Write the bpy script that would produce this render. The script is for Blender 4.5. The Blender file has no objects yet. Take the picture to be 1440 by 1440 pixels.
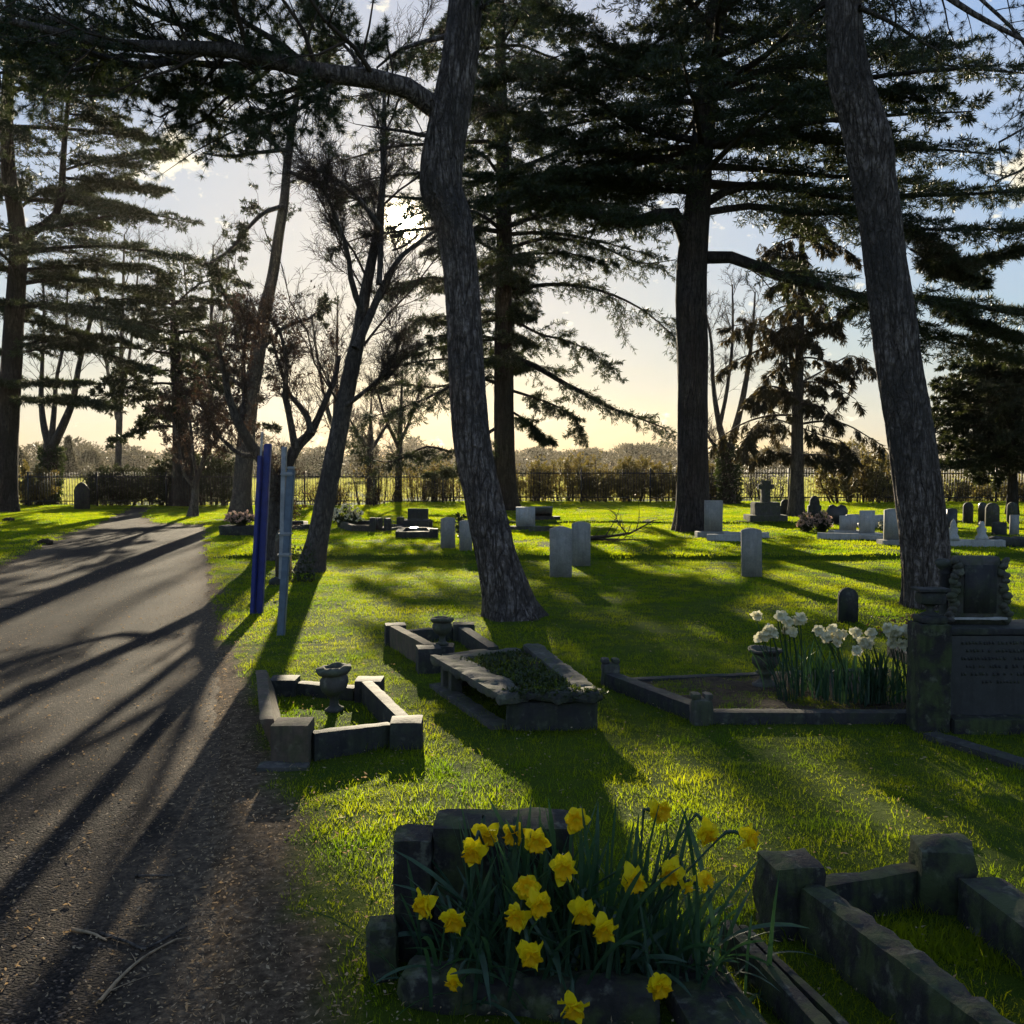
import bpy, bmesh, math, random
import numpy as np
from mathutils import Vector, Matrix
PI = math.pi
sc = bpy.context.scene
COL = sc.collection
rng = np.random.default_rng(7)
random.seed(5)

# ------------------------------------------------------------------ camera model
F = 1400.0; H = 1.62; TH = math.atan(65 / F)
CT, ST = math.cos(TH), math.sin(TH)
def ray(px, py):
    u = (px - 720) / F; v = (720 - py) / F
    return np.array([u, CT + v * ST, -ST + v * CT])
def at(px, py, Y):
    d = ray(px, py); t = Y / d[1]
    return np.array([d[0] * t, Y, H + d[2] * t])

# ------------------------------------------------------------------ value noise
_perm = np.random.default_rng(3).random(65536)
def _h(i, j, k):
    n = (i * 73856093) ^ (j * 19349663) ^ (k * 83492791)
    n = (n ^ (n >> 13)) & 65535
    return _perm[n]
def vnoise(p):
    p = np.asarray(p, float); i = np.floor(p).astype(np.int64); f = p - i
    f = f * f * (3 - 2 * f)
    x, y, z = i[..., 0], i[..., 1], i[..., 2]
    fx, fy, fz = f[..., 0], f[..., 1], f[..., 2]
    def L(a, b, t): return a + (b - a) * t
    return L(L(L(_h(x, y, z), _h(x + 1, y, z), fx), L(_h(x, y + 1, z), _h(x + 1, y + 1, z), fx), fy),
             L(L(_h(x, y, z + 1), _h(x + 1, y, z + 1), fx), L(_h(x, y + 1, z + 1), _h(x + 1, y + 1, z + 1), fx), fy), fz) * 2 - 1
def fbm(p, o=4, g=.5):
    p = np.asarray(p, float); s = 0; a = 1; t = 0
    for q in range(o):
        s = s + a * vnoise(p * 2 ** q + 17.3 * q); t += a; a *= g
    return s / t
def sstep(x):
    x = np.clip(x, 0, 1); return x * x * (3 - 2 * x)

# ------------------------------------------------------------------ ground
def g0(px, py):
    d = ray(px, py); t = -H / d[2]; return (d[0] * t, d[1] * t)
PATHPX = [(300, 2600), (318, 1700), (320, 1440), (322, 1250), (318, 1120), (322, 1010), (314, 930), (302, 850), (295, 790), (290, 755), (293, 737),
          (217, 735), (207, 724), (213, 713), (180, 713), (166, 722), (110, 745), (60, 765), (0, 795), (-150, 880), (-500, 1100), (-1200, 2600)]
PATH = np.array([g0(*p) for p in PATHPX])
def sdpoly(x, y, P):
    x = np.asarray(x, float); y = np.asarray(y, float)
    d = np.full(x.shape, 1e9); ins = np.zeros(x.shape, bool)
    n = len(P)
    for i in range(n):
        ax, ay = P[i]; bx, by = P[(i + 1) % n]
        ex, ey = bx - ax, by - ay
        t = np.clip(((x - ax) * ex + (y - ay) * ey) / (ex * ex + ey * ey + 1e-12), 0, 1)
        d = np.minimum(d, (x - ax - t * ex) ** 2 + (y - ay - t * ey) ** 2)
        c = ((ay > y) != (by > y)) & (x < (bx - ax) * (y - ay) / (by - ay + 1e-12) + ax)
        ins ^= c
    d = np.sqrt(d)
    return np.where(ins, -d, d)
def gz(x, y):
    x = np.asarray(x, float); y = np.asarray(y, float)
    right = sstep((x + 5.6) / 1.2)
    e1 = 17.2 + .12 * np.sin(x * .9) + .05 * np.sin(x * 3.1)
    e2 = 26.3 + .15 * np.sin(x * .5 + 1)
    z = .085 * sstep((y - e1) / .14) * right + .06 * sstep((y - e2) / .16) * right
    q = np.stack([x * .45, y * .45, x * 0], -1)
    z = z + .022 * fbm(q, 3)
    sd = sdpoly(x, y, PATH)
    m = sstep((.10 - sd) / .25)
    z = z * (1 - m * .9) - .045 * m
    return z
def gp(px, py):
    d = ray(px, py); z = 0.
    for _ in range(6):
        t = (z - H) / d[2]; p = d * t; z = float(gz(p[0], p[1]))
    return np.array([p[0], p[1], z])

# ------------------------------------------------------------------ mesh buffer
class MB:
    def __init__(s): s.V = []; s.Fq = []; s.n = 0
    def add(s, V, Fc):
        V = np.asarray(V, float).reshape(-1, 3); Fc = np.asarray(Fc, np.int64)
        s.V.append(V); s.Fq.append(Fc + s.n); s.n += len(V)
        return s
    def build(s, name, mat, parent=None, smooth=False, attrs=None):
        V = np.concatenate(s.V)
        me = bpy.data.meshes.new(name)
        me.vertices.add(len(V)); me.vertices.foreach_set('co', V.astype(np.float32).ravel())
        idx = np.concatenate([f.ravel() for f in s.Fq])
        tot = np.concatenate([np.full(len(f), f.shape[1], np.int64) for f in s.Fq])
        st = np.concatenate([[0], np.cumsum(tot)[:-1]])
        me.loops.add(len(idx)); me.loops.foreach_set('vertex_index', idx.astype(np.int32))
        me.polygons.add(len(tot)); me.polygons.foreach_set('loop_start', st.astype(np.int32))
        if smooth: me.polygons.foreach_set('use_smooth', np.ones(len(tot), bool))
        me.update(calc_edges=True)
        if attrs:
            for k, v in attrs.items():
                a = me.attributes.new(k, 'FLOAT', 'POINT'); a.data.foreach_set('value', np.asarray(v, np.float32))
        me.materials.append(mat)
        o = bpy.data.objects.new(name, me); COL.objects.link(o)
        if parent is not None:
            o.parent = parent
            o.matrix_parent_inverse = Matrix.LocRotScale(parent.location, parent.rotation_euler, None).inverted()
        return o
def tag(o, label=None, cat=None, group=None, kind=None):
    if label: o['label'] = label
    if cat: o['category'] = cat
    if group: o['group'] = group
    if kind: o['kind'] = kind
    return o
def thing(name, label, cat, loc=(0, 0, 0), group=None):
    o = bpy.data.objects.new(name, None); COL.objects.link(o)
    o.location = Vector([float(c) for c in loc]); o.empty_display_size = .2
    return tag(o, label, cat, group)

def nrm(v): return v / (np.linalg.norm(v, axis=-1, keepdims=True) + 1e-12)
def tubes(mb, P, R, s=4, cap=False):
    P = np.asarray(P, float); R = np.asarray(R, float)
    if P.ndim == 2: P = P[None]; R = R[None]
    n, k, _ = P.shape
    T = nrm(np.gradient(P, axis=1))
    mean = np.abs(nrm(P[:, -1] - P[:, 0]))
    ref = np.zeros((n, 3)); ref[np.arange(n), np.argmin(mean, axis=1)] = 1
    U = nrm(np.cross(T, ref[:, None, :])); W = np.cross(T, U)
    a = np.arange(s) * 2 * PI / s
    V = P[:, :, None, :] + R[:, :, None, None] * (np.cos(a)[None, None, :, None] * U[:, :, None, :] + np.sin(a)[None, None, :, None] * W[:, :, None, :])
    b = (np.arange(n) * k * s)[:, None, None]
    i = (np.arange(k - 1) * s)[None, :, None]; j = np.arange(s)[None, None, :]; j2 = (j + 1) % s
    Fc = np.stack([b + i + j, b + i + j2, b + i + s + j2, b + i + s + j], -1).reshape(-1, 4)
    mb.add(V.reshape(-1, 3), Fc)
def resamp(pts, k):
    """Catmull-Rom through pts (m,d) -> k samples"""
    p = np.asarray(pts, float); m = len(p)
    if m == 2: return p[0] + (p[1] - p[0]) * np.linspace(0, 1, k)[:, None]
    q = np.vstack([2 * p[0] - p[1], p, 2 * p[-1] - p[-2]])
    dl = np.linalg.norm(np.diff(p[:, :3], axis=0), axis=1); c = np.concatenate([[0], np.cumsum(dl)])
    u = np.linspace(0, c[-1], k); i = np.clip(np.searchsorted(c, u, 'right') - 1, 0, m - 2)
    t = ((u - c[i]) / (dl[i] + 1e-9))[:, None]
    a, b, cc, d = q[i], q[i + 1], q[i + 2], q[i + 3]
    return .5 * (2 * b + (cc - a) * t + (2 * a - 5 * b + 4 * cc - d) * t ** 2 + (3 * b - a - 3 * cc + d) * t ** 3)
def plen(P): return np.linalg.norm(np.diff(P, axis=1), axis=2).sum(1)
def spawn(P, n, t0=.15, t1=1., ang=60, la=.4, lb=.15, rise=0., planar=True, k=4, wob=.12, droop=0., minlen=0., r=None, jit=.3):
    """children polylines of parent polylines P (N,K,3)"""
    r = r or rng
    P = np.asarray(P, float); N, K, _ = P.shape
    L = plen(P)
    t = np.clip(np.linspace(t0, t1, n)[None, :] + r.uniform(-.5, .5, (N, n)) * (t1 - t0) / n, 0, .999)
    f = t * (K - 1); i = np.clip(f.astype(int), 0, K - 2); w = (f - i)[..., None]
    rows = np.arange(N)[:, None]
    A, B = P[rows, i], P[rows, i + 1]
    pos = A * (1 - w) + B * w; T = nrm(B - A)
    Z = np.array([0, 0, 1.])
    side = nrm(np.cross(T, Z) + 1e-4)
    sg = np.where((np.arange(n)[None, :] + r.integers(0, 2, (N, 1))) % 2 == 0, 1., -1.)[..., None]
    if planar: sv = side * sg + r.normal(0, jit * .5, (N, n, 3)) * np.array([1, 1, .8])
    else:
        ph = r.uniform(0, 2 * PI, (N, n))[..., None]
        up = np.cross(side, T)
        sv = side * np.cos(ph) + up * np.sin(ph)
    an = np.radians(ang) * r.uniform(.75, 1.2, (N, n))[..., None]
    D = nrm(np.cos(an) * T + np.sin(an) * nrm(sv) + rise * Z)
    ln = np.maximum(L[:, None] * (la * (1 - t) + lb * t), minlen) * r.uniform(.55, 1.2, (N, n))
    s = np.linspace(0, 1, k)[None, None, :, None]
    C = pos[:, :, None, :] + D[:, :, None, :] * (ln[..., None, None] * s)
    nz = np.cumsum(r.normal(0, 1, (N, n, k, 3)), axis=2) * s
    C = C + nz * (ln[..., None, None] * wob / k)
    C[..., 2] += droop * ln[..., None] * (s[..., 0] ** 2)
    return C.reshape(N * n, k, 3)
def pts_on(P, n, t0=.1, t1=1., r=None):
    r = r or rng
    N, K, _ = P.shape
    t = r.uniform(t0, t1, (N, n)); f = t * (K - 1) * .9999; i = f.astype(int); w = (f - i)[..., None]
    rows = np.arange(N)[:, None]; A, B = P[rows, i], P[rows, i + 1]
    return (A * (1 - w) + B * w).reshape(-1, 3), nrm(B - A).reshape(-1, 3)
def leaves(mb, pos, D, L, W, sp=.8, zf=0., r=None):
    """diamond leaves at pos pointing about D"""
    r = r or rng
    n = len(pos)
    d = nrm(D + r.normal(0, sp, (n, 3)) + np.array([0, 0, zf]))
    pr = nrm(np.cross(d, r.normal(0, 1, (n, 3))))
    l = (L * r.uniform(.6, 1.3, n))[:, None]; w = (W * r.uniform(.6, 1.3, n))[:, None] * .5
    fold = np.cross(d, pr) * w * .5
    V = np.stack([pos, pos + d * l * .5 + pr * w + fold, pos + d * l, pos + d * l * .5 - pr * w + fold], 1)
    Fc = np.arange(n * 4).reshape(n, 4)
    mb.add(V.reshape(-1, 3), Fc)
def needles(mb, pos, D, m, L, W, sp=.9, r=None):
    """starburst tufts: m needles each"""
    r = r or rng
    n = len(pos)
    p = np.repeat(pos, m, 0); dd = np.repeat(D, m, 0)
    d = nrm(dd * .7 + r.normal(0, sp, (n * m, 3)))
    pr = nrm(np.cross(d, r.normal(0, 1, (n * m, 3))))
    l = (L * r.uniform(.7, 1.2, n * m))[:, None]
    V = np.stack([p - pr * W / 2, p + pr * W / 2, p + d * l], 1)
    mb.add(V.reshape(-1, 3), np.arange(n * m * 3).reshape(-1, 3))

# ------------------------------------------------------------------ materials
def newmat(name):
    m = bpy.data.materials.new(name); m.use_nodes = True
    nt = m.node_tree; nt.nodes.clear()
    out = nt.nodes.new('ShaderNodeOutputMaterial')
    return m, nt, out
def N(nt, typ, **kw):
    n = nt.nodes.new(typ)
    for k, v in kw.items():
        if k in n.inputs.keys(): n.inputs[k].default_value = v
        else: setattr(n, k, v)
    return n
def ramp(nt, fac, stops):
    r = nt.nodes.new('ShaderNodeValToRGB'); el = r.color_ramp.elements
    while len(el) > 1: el.remove(el[-1])
    el[0].position = stops[0][0]; el[0].color = (*stops[0][1], 1)
    for p, c in stops[1:]:
        e = el.new(p); e.color = (*c, 1)
    nt.links.new(fac, r.inputs[0]); return r.outputs[0]
def noise(nt, scale, detail=5, rough=.6, vec=None, coord='Object', sc3=None):
    if vec is None:
        tc = nt.nodes.new('ShaderNodeTexCoord'); vec = tc.outputs[coord]
    if sc3:
        mp = nt.nodes.new('ShaderNodeMapping'); mp.inputs['Scale'].default_value = sc3
        nt.links.new(vec, mp.inputs[0]); vec = mp.outputs[0]
    n = nt.nodes.new('ShaderNodeTexNoise'); n.inputs['Scale'].default_value = scale
    n.inputs['Detail'].default_value = detail; n.inputs['Roughness'].default_value = rough
    nt.links.new(vec, n.inputs['Vector']); return n.outputs['Fac']
def mixc(nt, fac, a, b, mode='MIX'):
    m = nt.nodes.new('ShaderNodeMix'); m.data_type = 'RGBA'; m.blend_type = mode
    for s, v in ((m.inputs[0], fac), (m.inputs[6], a), (m.inputs[7], b)):
        if hasattr(v, 'is_linked') or isinstance(v, bpy.types.NodeSocket): nt.links.new(v, s)
        elif isinstance(v, (int, float)): s.default_value = v
        else: s.default_value = (*v, 1)
    return m.outputs[2]
def math_(nt, op, a, b=None, clamp=False):
    m = nt.nodes.new('ShaderNodeMath'); m.operation = op; m.use_clamp = clamp
    for s, v in ((m.inputs[0], a), (m.inputs[1], b)):
        if v is None: continue
        if isinstance(v, bpy.types.NodeSocket): nt.links.new(v, s)
        else: s.default_value = v
    return m.outputs[0]
def leafmat(name, c1, c2, trans, tmix=.5, scale=1.5, rough=.5, spec=.3):
    m, nt, out = newmat(name)
    g = nt.nodes.new('ShaderNodeNewGeometry')
    f = noise(nt, scale, 4, .65, vec=g.outputs['Position'])
    fr = ramp(nt, f, [(.35, c1), (.65, c2)])
    p = N(nt, 'ShaderNodeBsdfPrincipled', Roughness=rough); p.inputs['Specular IOR Level'].default_value = spec
    nt.links.new(fr, p.inputs['Base Color'])
    t = nt.nodes.new('ShaderNodeBsdfTranslucent')
    nt.links.new(mixc(nt, 1., fr, trans, 'MULTIPLY'), t.inputs['Color'])
    mx = nt.nodes.new('ShaderNodeMixShader'); mx.inputs[0].default_value = tmix
    nt.links.new(p.outputs[0], mx.inputs[1]); nt.links.new(t.outputs[0], mx.inputs[2])
    nt.links.new(mx.outputs[0], out.inputs[0]); return m
def barkmat(name, c1, c2, sx=9., bump=.02, vert=.18, moss=None):
    m, nt, out = newmat(name)
    tc = nt.nodes.new('ShaderNodeTexCoord')
    wob = noise(nt, 3., 3, .6, vec=tc.outputs['Object'])
    mp = nt.nodes.new('ShaderNodeMapping'); mp.inputs['Scale'].default_value = (1, 1, vert)
    nt.links.new(tc.outputs['Object'], mp.inputs[0])
    n1 = noise(nt, sx, 3, .5, vec=mp.outputs[0]); n2 = noise(nt, sx * 1.9, 3, .55, vec=mp.outputs[0])
    def ridge(n, k): return math_(nt, 'MULTIPLY', math_(nt, 'ABSOLUTE', math_(nt, 'SUBTRACT', n, .5)), k, True)
    h1 = math_(nt, 'POWER', math_(nt, 'MINIMUM', ridge(n1, 9.), math_(nt, 'ADD', ridge(n2, 7.), .25)), .6)
    cross = noise(nt, sx * 1.2, 4, .6, vec=tc.outputs['Object'])
    fine = noise(nt, sx * 5, 6, .7, vec=tc.outputs['Object'], sc3=(1, 1, .35))
    h = math_(nt, 'ADD', math_(nt, 'MULTIPLY', h1, ramp(nt, cross, [(.35, (.55,) * 3), (.6, (1., 1., 1.))])), math_(nt, 'MULTIPLY', fine, .55))
    c = ramp(nt, math_(nt, 'MULTIPLY', h, .7), [(.2, tuple(x * .35 for x in c1)), (.5, c1), (.85, c2)])
    big = noise(nt, 1.3, 4, .6, vec=tc.outputs['Object'])
    c = mixc(nt, ramp(nt, big, [(.45, (0, 0, 0)), (.7, (1, 1, 1))]), c, moss or tuple(x * .7 for x in c1))
    p = N(nt, 'ShaderNodeBsdfPrincipled', Roughness=.9); p.inputs['Specular IOR Level'].default_value = .15
    nt.links.new(c, p.inputs['Base Color'])
    b = N(nt, 'ShaderNodeBump', Strength=1., Distance=bump); nt.links.new(h, b.inputs['Height']); nt.links.new(b.outputs[0], p.inputs['Normal'])
    nt.links.new(p.outputs[0], out.inputs[0]); return m
def stonemat(name, base, dark, lichen=(.32, .33, .24), lic=.5, rough=.85, bump=.006, green=.0, scale=1., spec=.3):
    m, nt, out = newmat(name)
    g = nt.nodes.new('ShaderNodeNewGeometry'); v = g.outputs['Position']
    a = noise(nt, 5 * scale, 6, .65, vec=v); b = noise(nt, 45 * scale, 5, .7, vec=v); l = noise(nt, 16 * scale, 5, .6, vec=v)
    c = ramp(nt, a, [(.3, dark), (.62, base)])
    c = mixc(nt, .35, c, ramp(nt, b, [(.3, tuple(x * .5 for x in base)), (.7, tuple(min(1, x * 1.5) for x in base))]))
    lf = ramp(nt, l, [(.56, (0, 0, 0)), (.66, (1, 1, 1))])
    c = mixc(nt, math_(nt, 'MULTIPLY', lf, lic), c, lichen)
    if green:
        s = nt.nodes.new('ShaderNodeSeparateXYZ'); nt.links.new(g.outputs['Normal'], s.inputs[0])
        gn = math_(nt, 'MULTIPLY', ramp(nt, noise(nt, 9, 4, .6, vec=v), [(.42, (0, 0, 0)), (.6, (1, 1, 1))]), green, True)
        c = mixc(nt, gn, c, (.05, .065, .02))
    st = noise(nt, 26, 4, .55, vec=v, sc3=(1, 1, .12))
    c = mixc(nt, math_(nt, 'MULTIPLY', ramp(nt, st, [(.5, (0, 0, 0)), (.66, (1, 1, 1))]), .55), c, dark)
    p = N(nt, 'ShaderNodeBsdfPrincipled', Roughness=rough); p.inputs['Specular IOR Level'].default_value = spec
    nt.links.new(c, p.inputs['Base Color'])
    hh = math_(nt, 'ADD', math_(nt, 'MULTIPLY', a, .8), math_(nt, 'MULTIPLY', b, .5))
    bp = N(nt, 'ShaderNodeBump', Strength=.8, Distance=bump); nt.links.new(hh, bp.inputs['Height']); nt.links.new(bp.outputs[0], p.inputs['Normal'])
    nt.links.new(p.outputs[0], out.inputs[0]); return m
def plain(name, col, rough=.6, metal=0., var=.3, scale=20, spec=.5, trans=None, bump=0.):
    m, nt, out = newmat(name)
    g = nt.nodes.new('ShaderNodeNewGeometry')
    f = noise(nt, scale, 5, .6, vec=g.outputs['Position'])
    c = ramp(nt, f, [(.3, tuple(x * (1 - var) for x in col)), (.7, tuple(min(1, x * (1 + var)) for x in col))])
    p = N(nt, 'ShaderNodeBsdfPrincipled', Roughness=rough, Metallic=metal); p.inputs['Specular IOR Level'].default_value = spec
    nt.links.new(c, p.inputs['Base Color'])
    if bump:
        bp = N(nt, 'ShaderNodeBump', Strength=.6, Distance=bump); nt.links.new(f, bp.inputs['Height']); nt.links.new(bp.outputs[0], p.inputs['Normal'])
    if trans:
        t = nt.nodes.new('ShaderNodeBsdfTranslucent'); t.inputs[0].default_value = (*trans, 1)
        mx = nt.nodes.new('ShaderNodeMixShader'); mx.inputs[0].default_value = .45
        nt.links.new(p.outputs[0], mx.inputs[1]); nt.links.new(t.outputs[0], mx.inputs[2]); nt.links.new(mx.outputs[0], out.inputs[0])
    else: nt.links.new(p.outputs[0], out.inputs[0])
    return m
M = {}
M['grass'] = leafmat('grass', (.048, .088, .010), (.120, .140, .010), (4.0, 3.7, .45), .62, 1.1, .55, .15)
M['field'] = leafmat('field_grass', (.13, .14, .06), (.17, .17, .07), (2.8, 2.7, 1.6), .55, .3, .6, .1)
M['cedar'] = leafmat('cedar_needles', (.022, .036, .018), (.045, .056, .026), (1.7, 1.5, .8), .3, 2.5)
M['pine'] = leafmat('pine_needles', (.025, .04, .02), (.045, .06, .026), (1.4, 1.3, .6), .25, 3)
M['brownleaf'] = leafmat('cypress_leaves', (.030, .030, .014), (.055, .05, .022), (1.6, 1.2, .6), .35, 2.5)
M['plumleaf'] = leafmat('plum_leaves', (.032, .024, .018), (.055, .038, .028), (1.7, 1.3, 1.0), .35, 2.5)
M['hedgeleaf'] = leafmat('hedge_leaves', (.07, .07, .028), (.13, .11, .05), (2.2, 1.9, .8), .5, 1.5)
M['darkleaf'] = leafmat('dark_leaves', (.022, .032, .016), (.042, .050, .022), (1.6, 1.5, .7), .3, 2)
M['ivy'] = leafmat('ivy_leaves', (.02, .032, .012), (.045, .06, .02), (1.6, 1.6, .5), .3, 4)
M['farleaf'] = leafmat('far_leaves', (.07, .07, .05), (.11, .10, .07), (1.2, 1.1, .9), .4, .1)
M['dafleaf'] = plain('daffodil_leaves', (.035, .075, .045), .45, var=.4, scale=30, spec=.5, trans=(.05, .12, .03))
M['yellow'] = plain('yellow_petal', (.86, .68, .012), .55, var=.08, scale=60, spec=.15, trans=(.9, .72, .01))
M['orange'] = plain('trumpet_yellow', (.86, .57, .006), .55, var=.10, scale=60, spec=.15, trans=(.9, .6, .005))
M['cream'] = plain('cream_petal', (.72, .69, .52), .55, var=.08, scale=60, spec=.2, trans=(.8, .75, .5))
M['pinkfl'] = plain('dried_pink_petal', (.55, .38, .30), .6, var=.4, scale=20, trans=(.6, .4, .3))
M['barkpine'] = barkmat('pine_bark', (.115, .090, .078), (.33, .27, .24), 12., .06, .20, moss=(.07, .06, .055))
M['barkcedar'] = barkmat('cedar_bark', (.040, .032, .028), (.075, .060, .052), 9., .03, .15)
M['barkgrey'] = barkmat('grey_bark', (.075, .062, .052), (.14, .115, .095), 14., .012, .2)
M['twig'] = plain('twig_bark', (.05, .038, .03), .9, var=.4, scale=8, spec=.1)
M['stonedark'] = stonemat('dark_weathered_stone', (.036, .033, .033), (.012, .012, .014), (.11, .11, .085), .5, .8, .008, .35)
M['stonemid'] = stonemat('mid_weathered_stone', (.085, .076, .066), (.032, .030, .029), (.20, .19, .14), .5, .9, .008, .55)
M['stoneshaded'] = stonemat('shade_darkened_stone', (.026, .023, .022), (.008, .008, .008), (.13, .13, .095), .75, .85, .014, .8)  # near-black base paints in the deep foreground shade; lichen and moss are growth
M['stonelight'] = stonemat('light_headstone', (.30, .28, .25), (.17, .165, .15), (.25, .26, .20), .45, .85, .003, .12)
M['marble'] = stonemat('white_marble', (.40, .385, .36), (.24, .235, .22), (.35, .36, .34), .3, .6, .003)
M['stonesunlit'] = stonemat('sunlit_brown_stone', (.12, .085, .06), (.05, .038, .03), (.2, .18, .12), .5, .9, .006, .4)  # lighter brown stone; low sunlight is put into the colour
M['granite'] = stonemat('black_granite', (.03, .03, .034), (.014, .014, .016), (.06, .06, .06), .25, .45, .001, 0, 3., .5)
M['soil'] = plain('soil', (.05, .036, .024), 1., var=.5, scale=30, spec=.1, bump=.02)
M['bluepaint'] = plain('blue_paint', (.012, .022, .16), .4, var=.25, scale=12, bump=.001)
M['greymetal'] = plain('galvanised_steel', (.26, .27, .29), .5, .6, var=.25, scale=14)
M['bluegrey'] = plain('blue_grey_paint', (.09, .12, .16), .5, 0, var=.25, scale=14)
M['iron'] = plain('black_iron', (.02, .02, .02), .5, .3, var=.3, scale=9)
M['litter'] = plain('dry_leaf', (.42, .31, .19), .7, var=.6, scale=25, trans=(.4, .26, .12))
M['glass'] = plain('polished_granite', (.10, .10, .10), .12, 0, var=.2, scale=9, spec=1.)
EXPOSURE = 1.32; SUN = 5.0; SKYSTR = .15; SKYK = .48; SKYTINT = (1.05, 1.09, 1.17)
CLOUDMIX = .40; CLOUDC = (1.8, 1.83, 1.95); CLOUDB = (3.2, 2.95, 2.3); AUR = (1.1, .85, .5)
HAZE = .00010
# ------------------------------------------------------------------ render / camera / light
sc.render.engine = 'CYCLES'
sc.view_settings.view_transform = 'Standard'; sc.view_settings.look = 'None'
sc.view_settings.exposure = EXPOSURE; sc.view_settings.gamma = 1
cam = bpy.data.cameras.new('camera'); camo = bpy.data.objects.new('camera', cam); COL.objects.link(camo)
camo.location = (0, 0, H); camo.rotation_euler = (PI / 2 - TH, 0, 0)
cam.sensor_width = 36; cam.lens = 36 * F / 1440; cam.clip_end = 3000; cam.clip_start = .05
sc.camera = camo
sd = ray(568, 312); sd = sd / np.linalg.norm(sd)
SEL = math.asin(sd[2]); SAZ = math.atan2(sd[0], sd[1])      # azimuth clockwise from +Y
sun = bpy.data.lights.new('sun', 'SUN'); sun.energy = SUN; sun.angle = math.radians(.55); sun.color = (1, .86, .62)
so = bpy.data.objects.new('sun', sun); COL.objects.link(so)
so.rotation_euler = Vector(tuple(-sd)).to_track_quat('-Z', 'Y').to_euler()
w = bpy.data.worlds.new('World'); sc.world = w; w.use_nodes = True
nt = w.node_tree; nt.nodes.clear()
wo = nt.nodes.new('ShaderNodeOutputWorld'); bg = nt.nodes.new('ShaderNodeBackground')
sky = nt.nodes.new('ShaderNodeTexSky'); sky.sky_type = 'NISHITA'; sky.sun_disc = False
sky.sun_elevation = SEL; sky.sun_rotation = SAZ; sky.air_density = 1.0; sky.dust_density = .6; sky.ozone_density = 2.5
def vm(op, a, b=None):
    n = nt.nodes.new('ShaderNodeVectorMath'); n.operation = op
    for s, v in ((n.inputs[0], a), (n.inputs[1], b)):
        if v is None: continue
        if isinstance(v, bpy.types.NodeSocket): nt.links.new(v, s)
        else: s.default_value = v
    return n
tc = nt.nodes.new('ShaderNodeTexCoord'); G = vm('NORMALIZE', tc.outputs['Generated']).outputs[0]
# soft shoulder on the physically bright sky: x / (a + b x)
num = vm('MULTIPLY', sky.outputs[0], SKYTINT).outputs[0]
lum = vm('DOT_PRODUCT', num, (.25 * SKYK, .55 * SKYK, .20 * SKYK)).outputs['Value']
inv = math_(nt, 'DIVIDE', 1., math_(nt, 'ADD', lum, 1.))
sc0 = nt.nodes.new('ShaderNodeVectorMath'); sc0.operation = 'SCALE'; nt.links.new(num, sc0.inputs[0]); nt.links.new(inv, sc0.inputs['Scale'])
col = sc0.outputs[0]
# thin cloud: grey veil low on the left + two small bright clouds
sepg = nt.nodes.new('ShaderNodeSeparateXYZ'); nt.links.new(G, sepg.inputs[0])
cn = noise(nt, 3.2, 7, .6, vec=G, sc3=(1, 1, 3.2))
def blob(px, py, r):
    d = ray(px, py); d = d / np.linalg.norm(d)
    dist = vm('DISTANCE', G, tuple(float(x) for x in d)).outputs['Value']
    return math_(nt, 'SUBTRACT', 1., math_(nt, 'DIVIDE', dist, r), True)
cn2 = noise(nt, 38, 6, .6, vec=G, sc3=(1, 1, 1.6))
cl = math_(nt, 'ADD', math_(nt, 'MULTIPLY', blob(240, 224, .040), 1.5), math_(nt, 'MULTIPLY', blob(1440, 248, .04), 1.4))
cl = math_(nt, 'ADD', cl, math_(nt, 'MULTIPLY', blob(420, 235, .04), .6))
cl = math_(nt, 'MULTIPLY', math_(nt, 'SUBTRACT', math_(nt, 'ADD', math_(nt, 'MULTIPLY', cl, .8), math_(nt, 'MULTIPLY', cn2, 4.2)), 2.62), 2., True)
col = mixc(nt, math_(nt, 'MULTIPLY', ramp(nt, cn, [(.40, (0, 0, 0)), (.66, (1, 1, 1))]), CLOUDMIX), col, CLOUDC)
col = mixc(nt, cl, col, CLOUDB)
# solar aureole and disc
dot = vm('DOT_PRODUCT', G, tuple(float(x) for x in sd)).outputs['Value']
ang = math_(nt, 'ARCCOSINE', math_(nt, 'MINIMUM', dot, .999999))
a1 = math_(nt, 'POWER', math_(nt, 'SUBTRACT', 1., math_(nt, 'DIVIDE', ang, .16), True), 3.)
disc = math_(nt, 'POWER', math_(nt, 'SUBTRACT', 1., math_(nt, 'DIVIDE', ang, .028), True), 2.5)
glow = vm('ADD', vm('MULTIPLY', (9, 7.5, 4.8), None).outputs[0], (0, 0, 0))
def scaled(c, s):
    n = nt.nodes.new('ShaderNodeVectorMath'); n.operation = 'SCALE'; n.inputs[0].default_value = c; nt.links.new(s, n.inputs['Scale']); return n.outputs[0]
nt.nodes.remove(glow)
col = vm('ADD', vm('ADD', col, scaled(AUR, a1)).outputs[0], scaled((420, 360, 240), disc)).outputs[0]
nt.links.new(col, bg.inputs[0]); bg.inputs[1].default_value = SKYSTR
nt.links.new(bg.outputs[0], wo.inputs[0])

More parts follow.
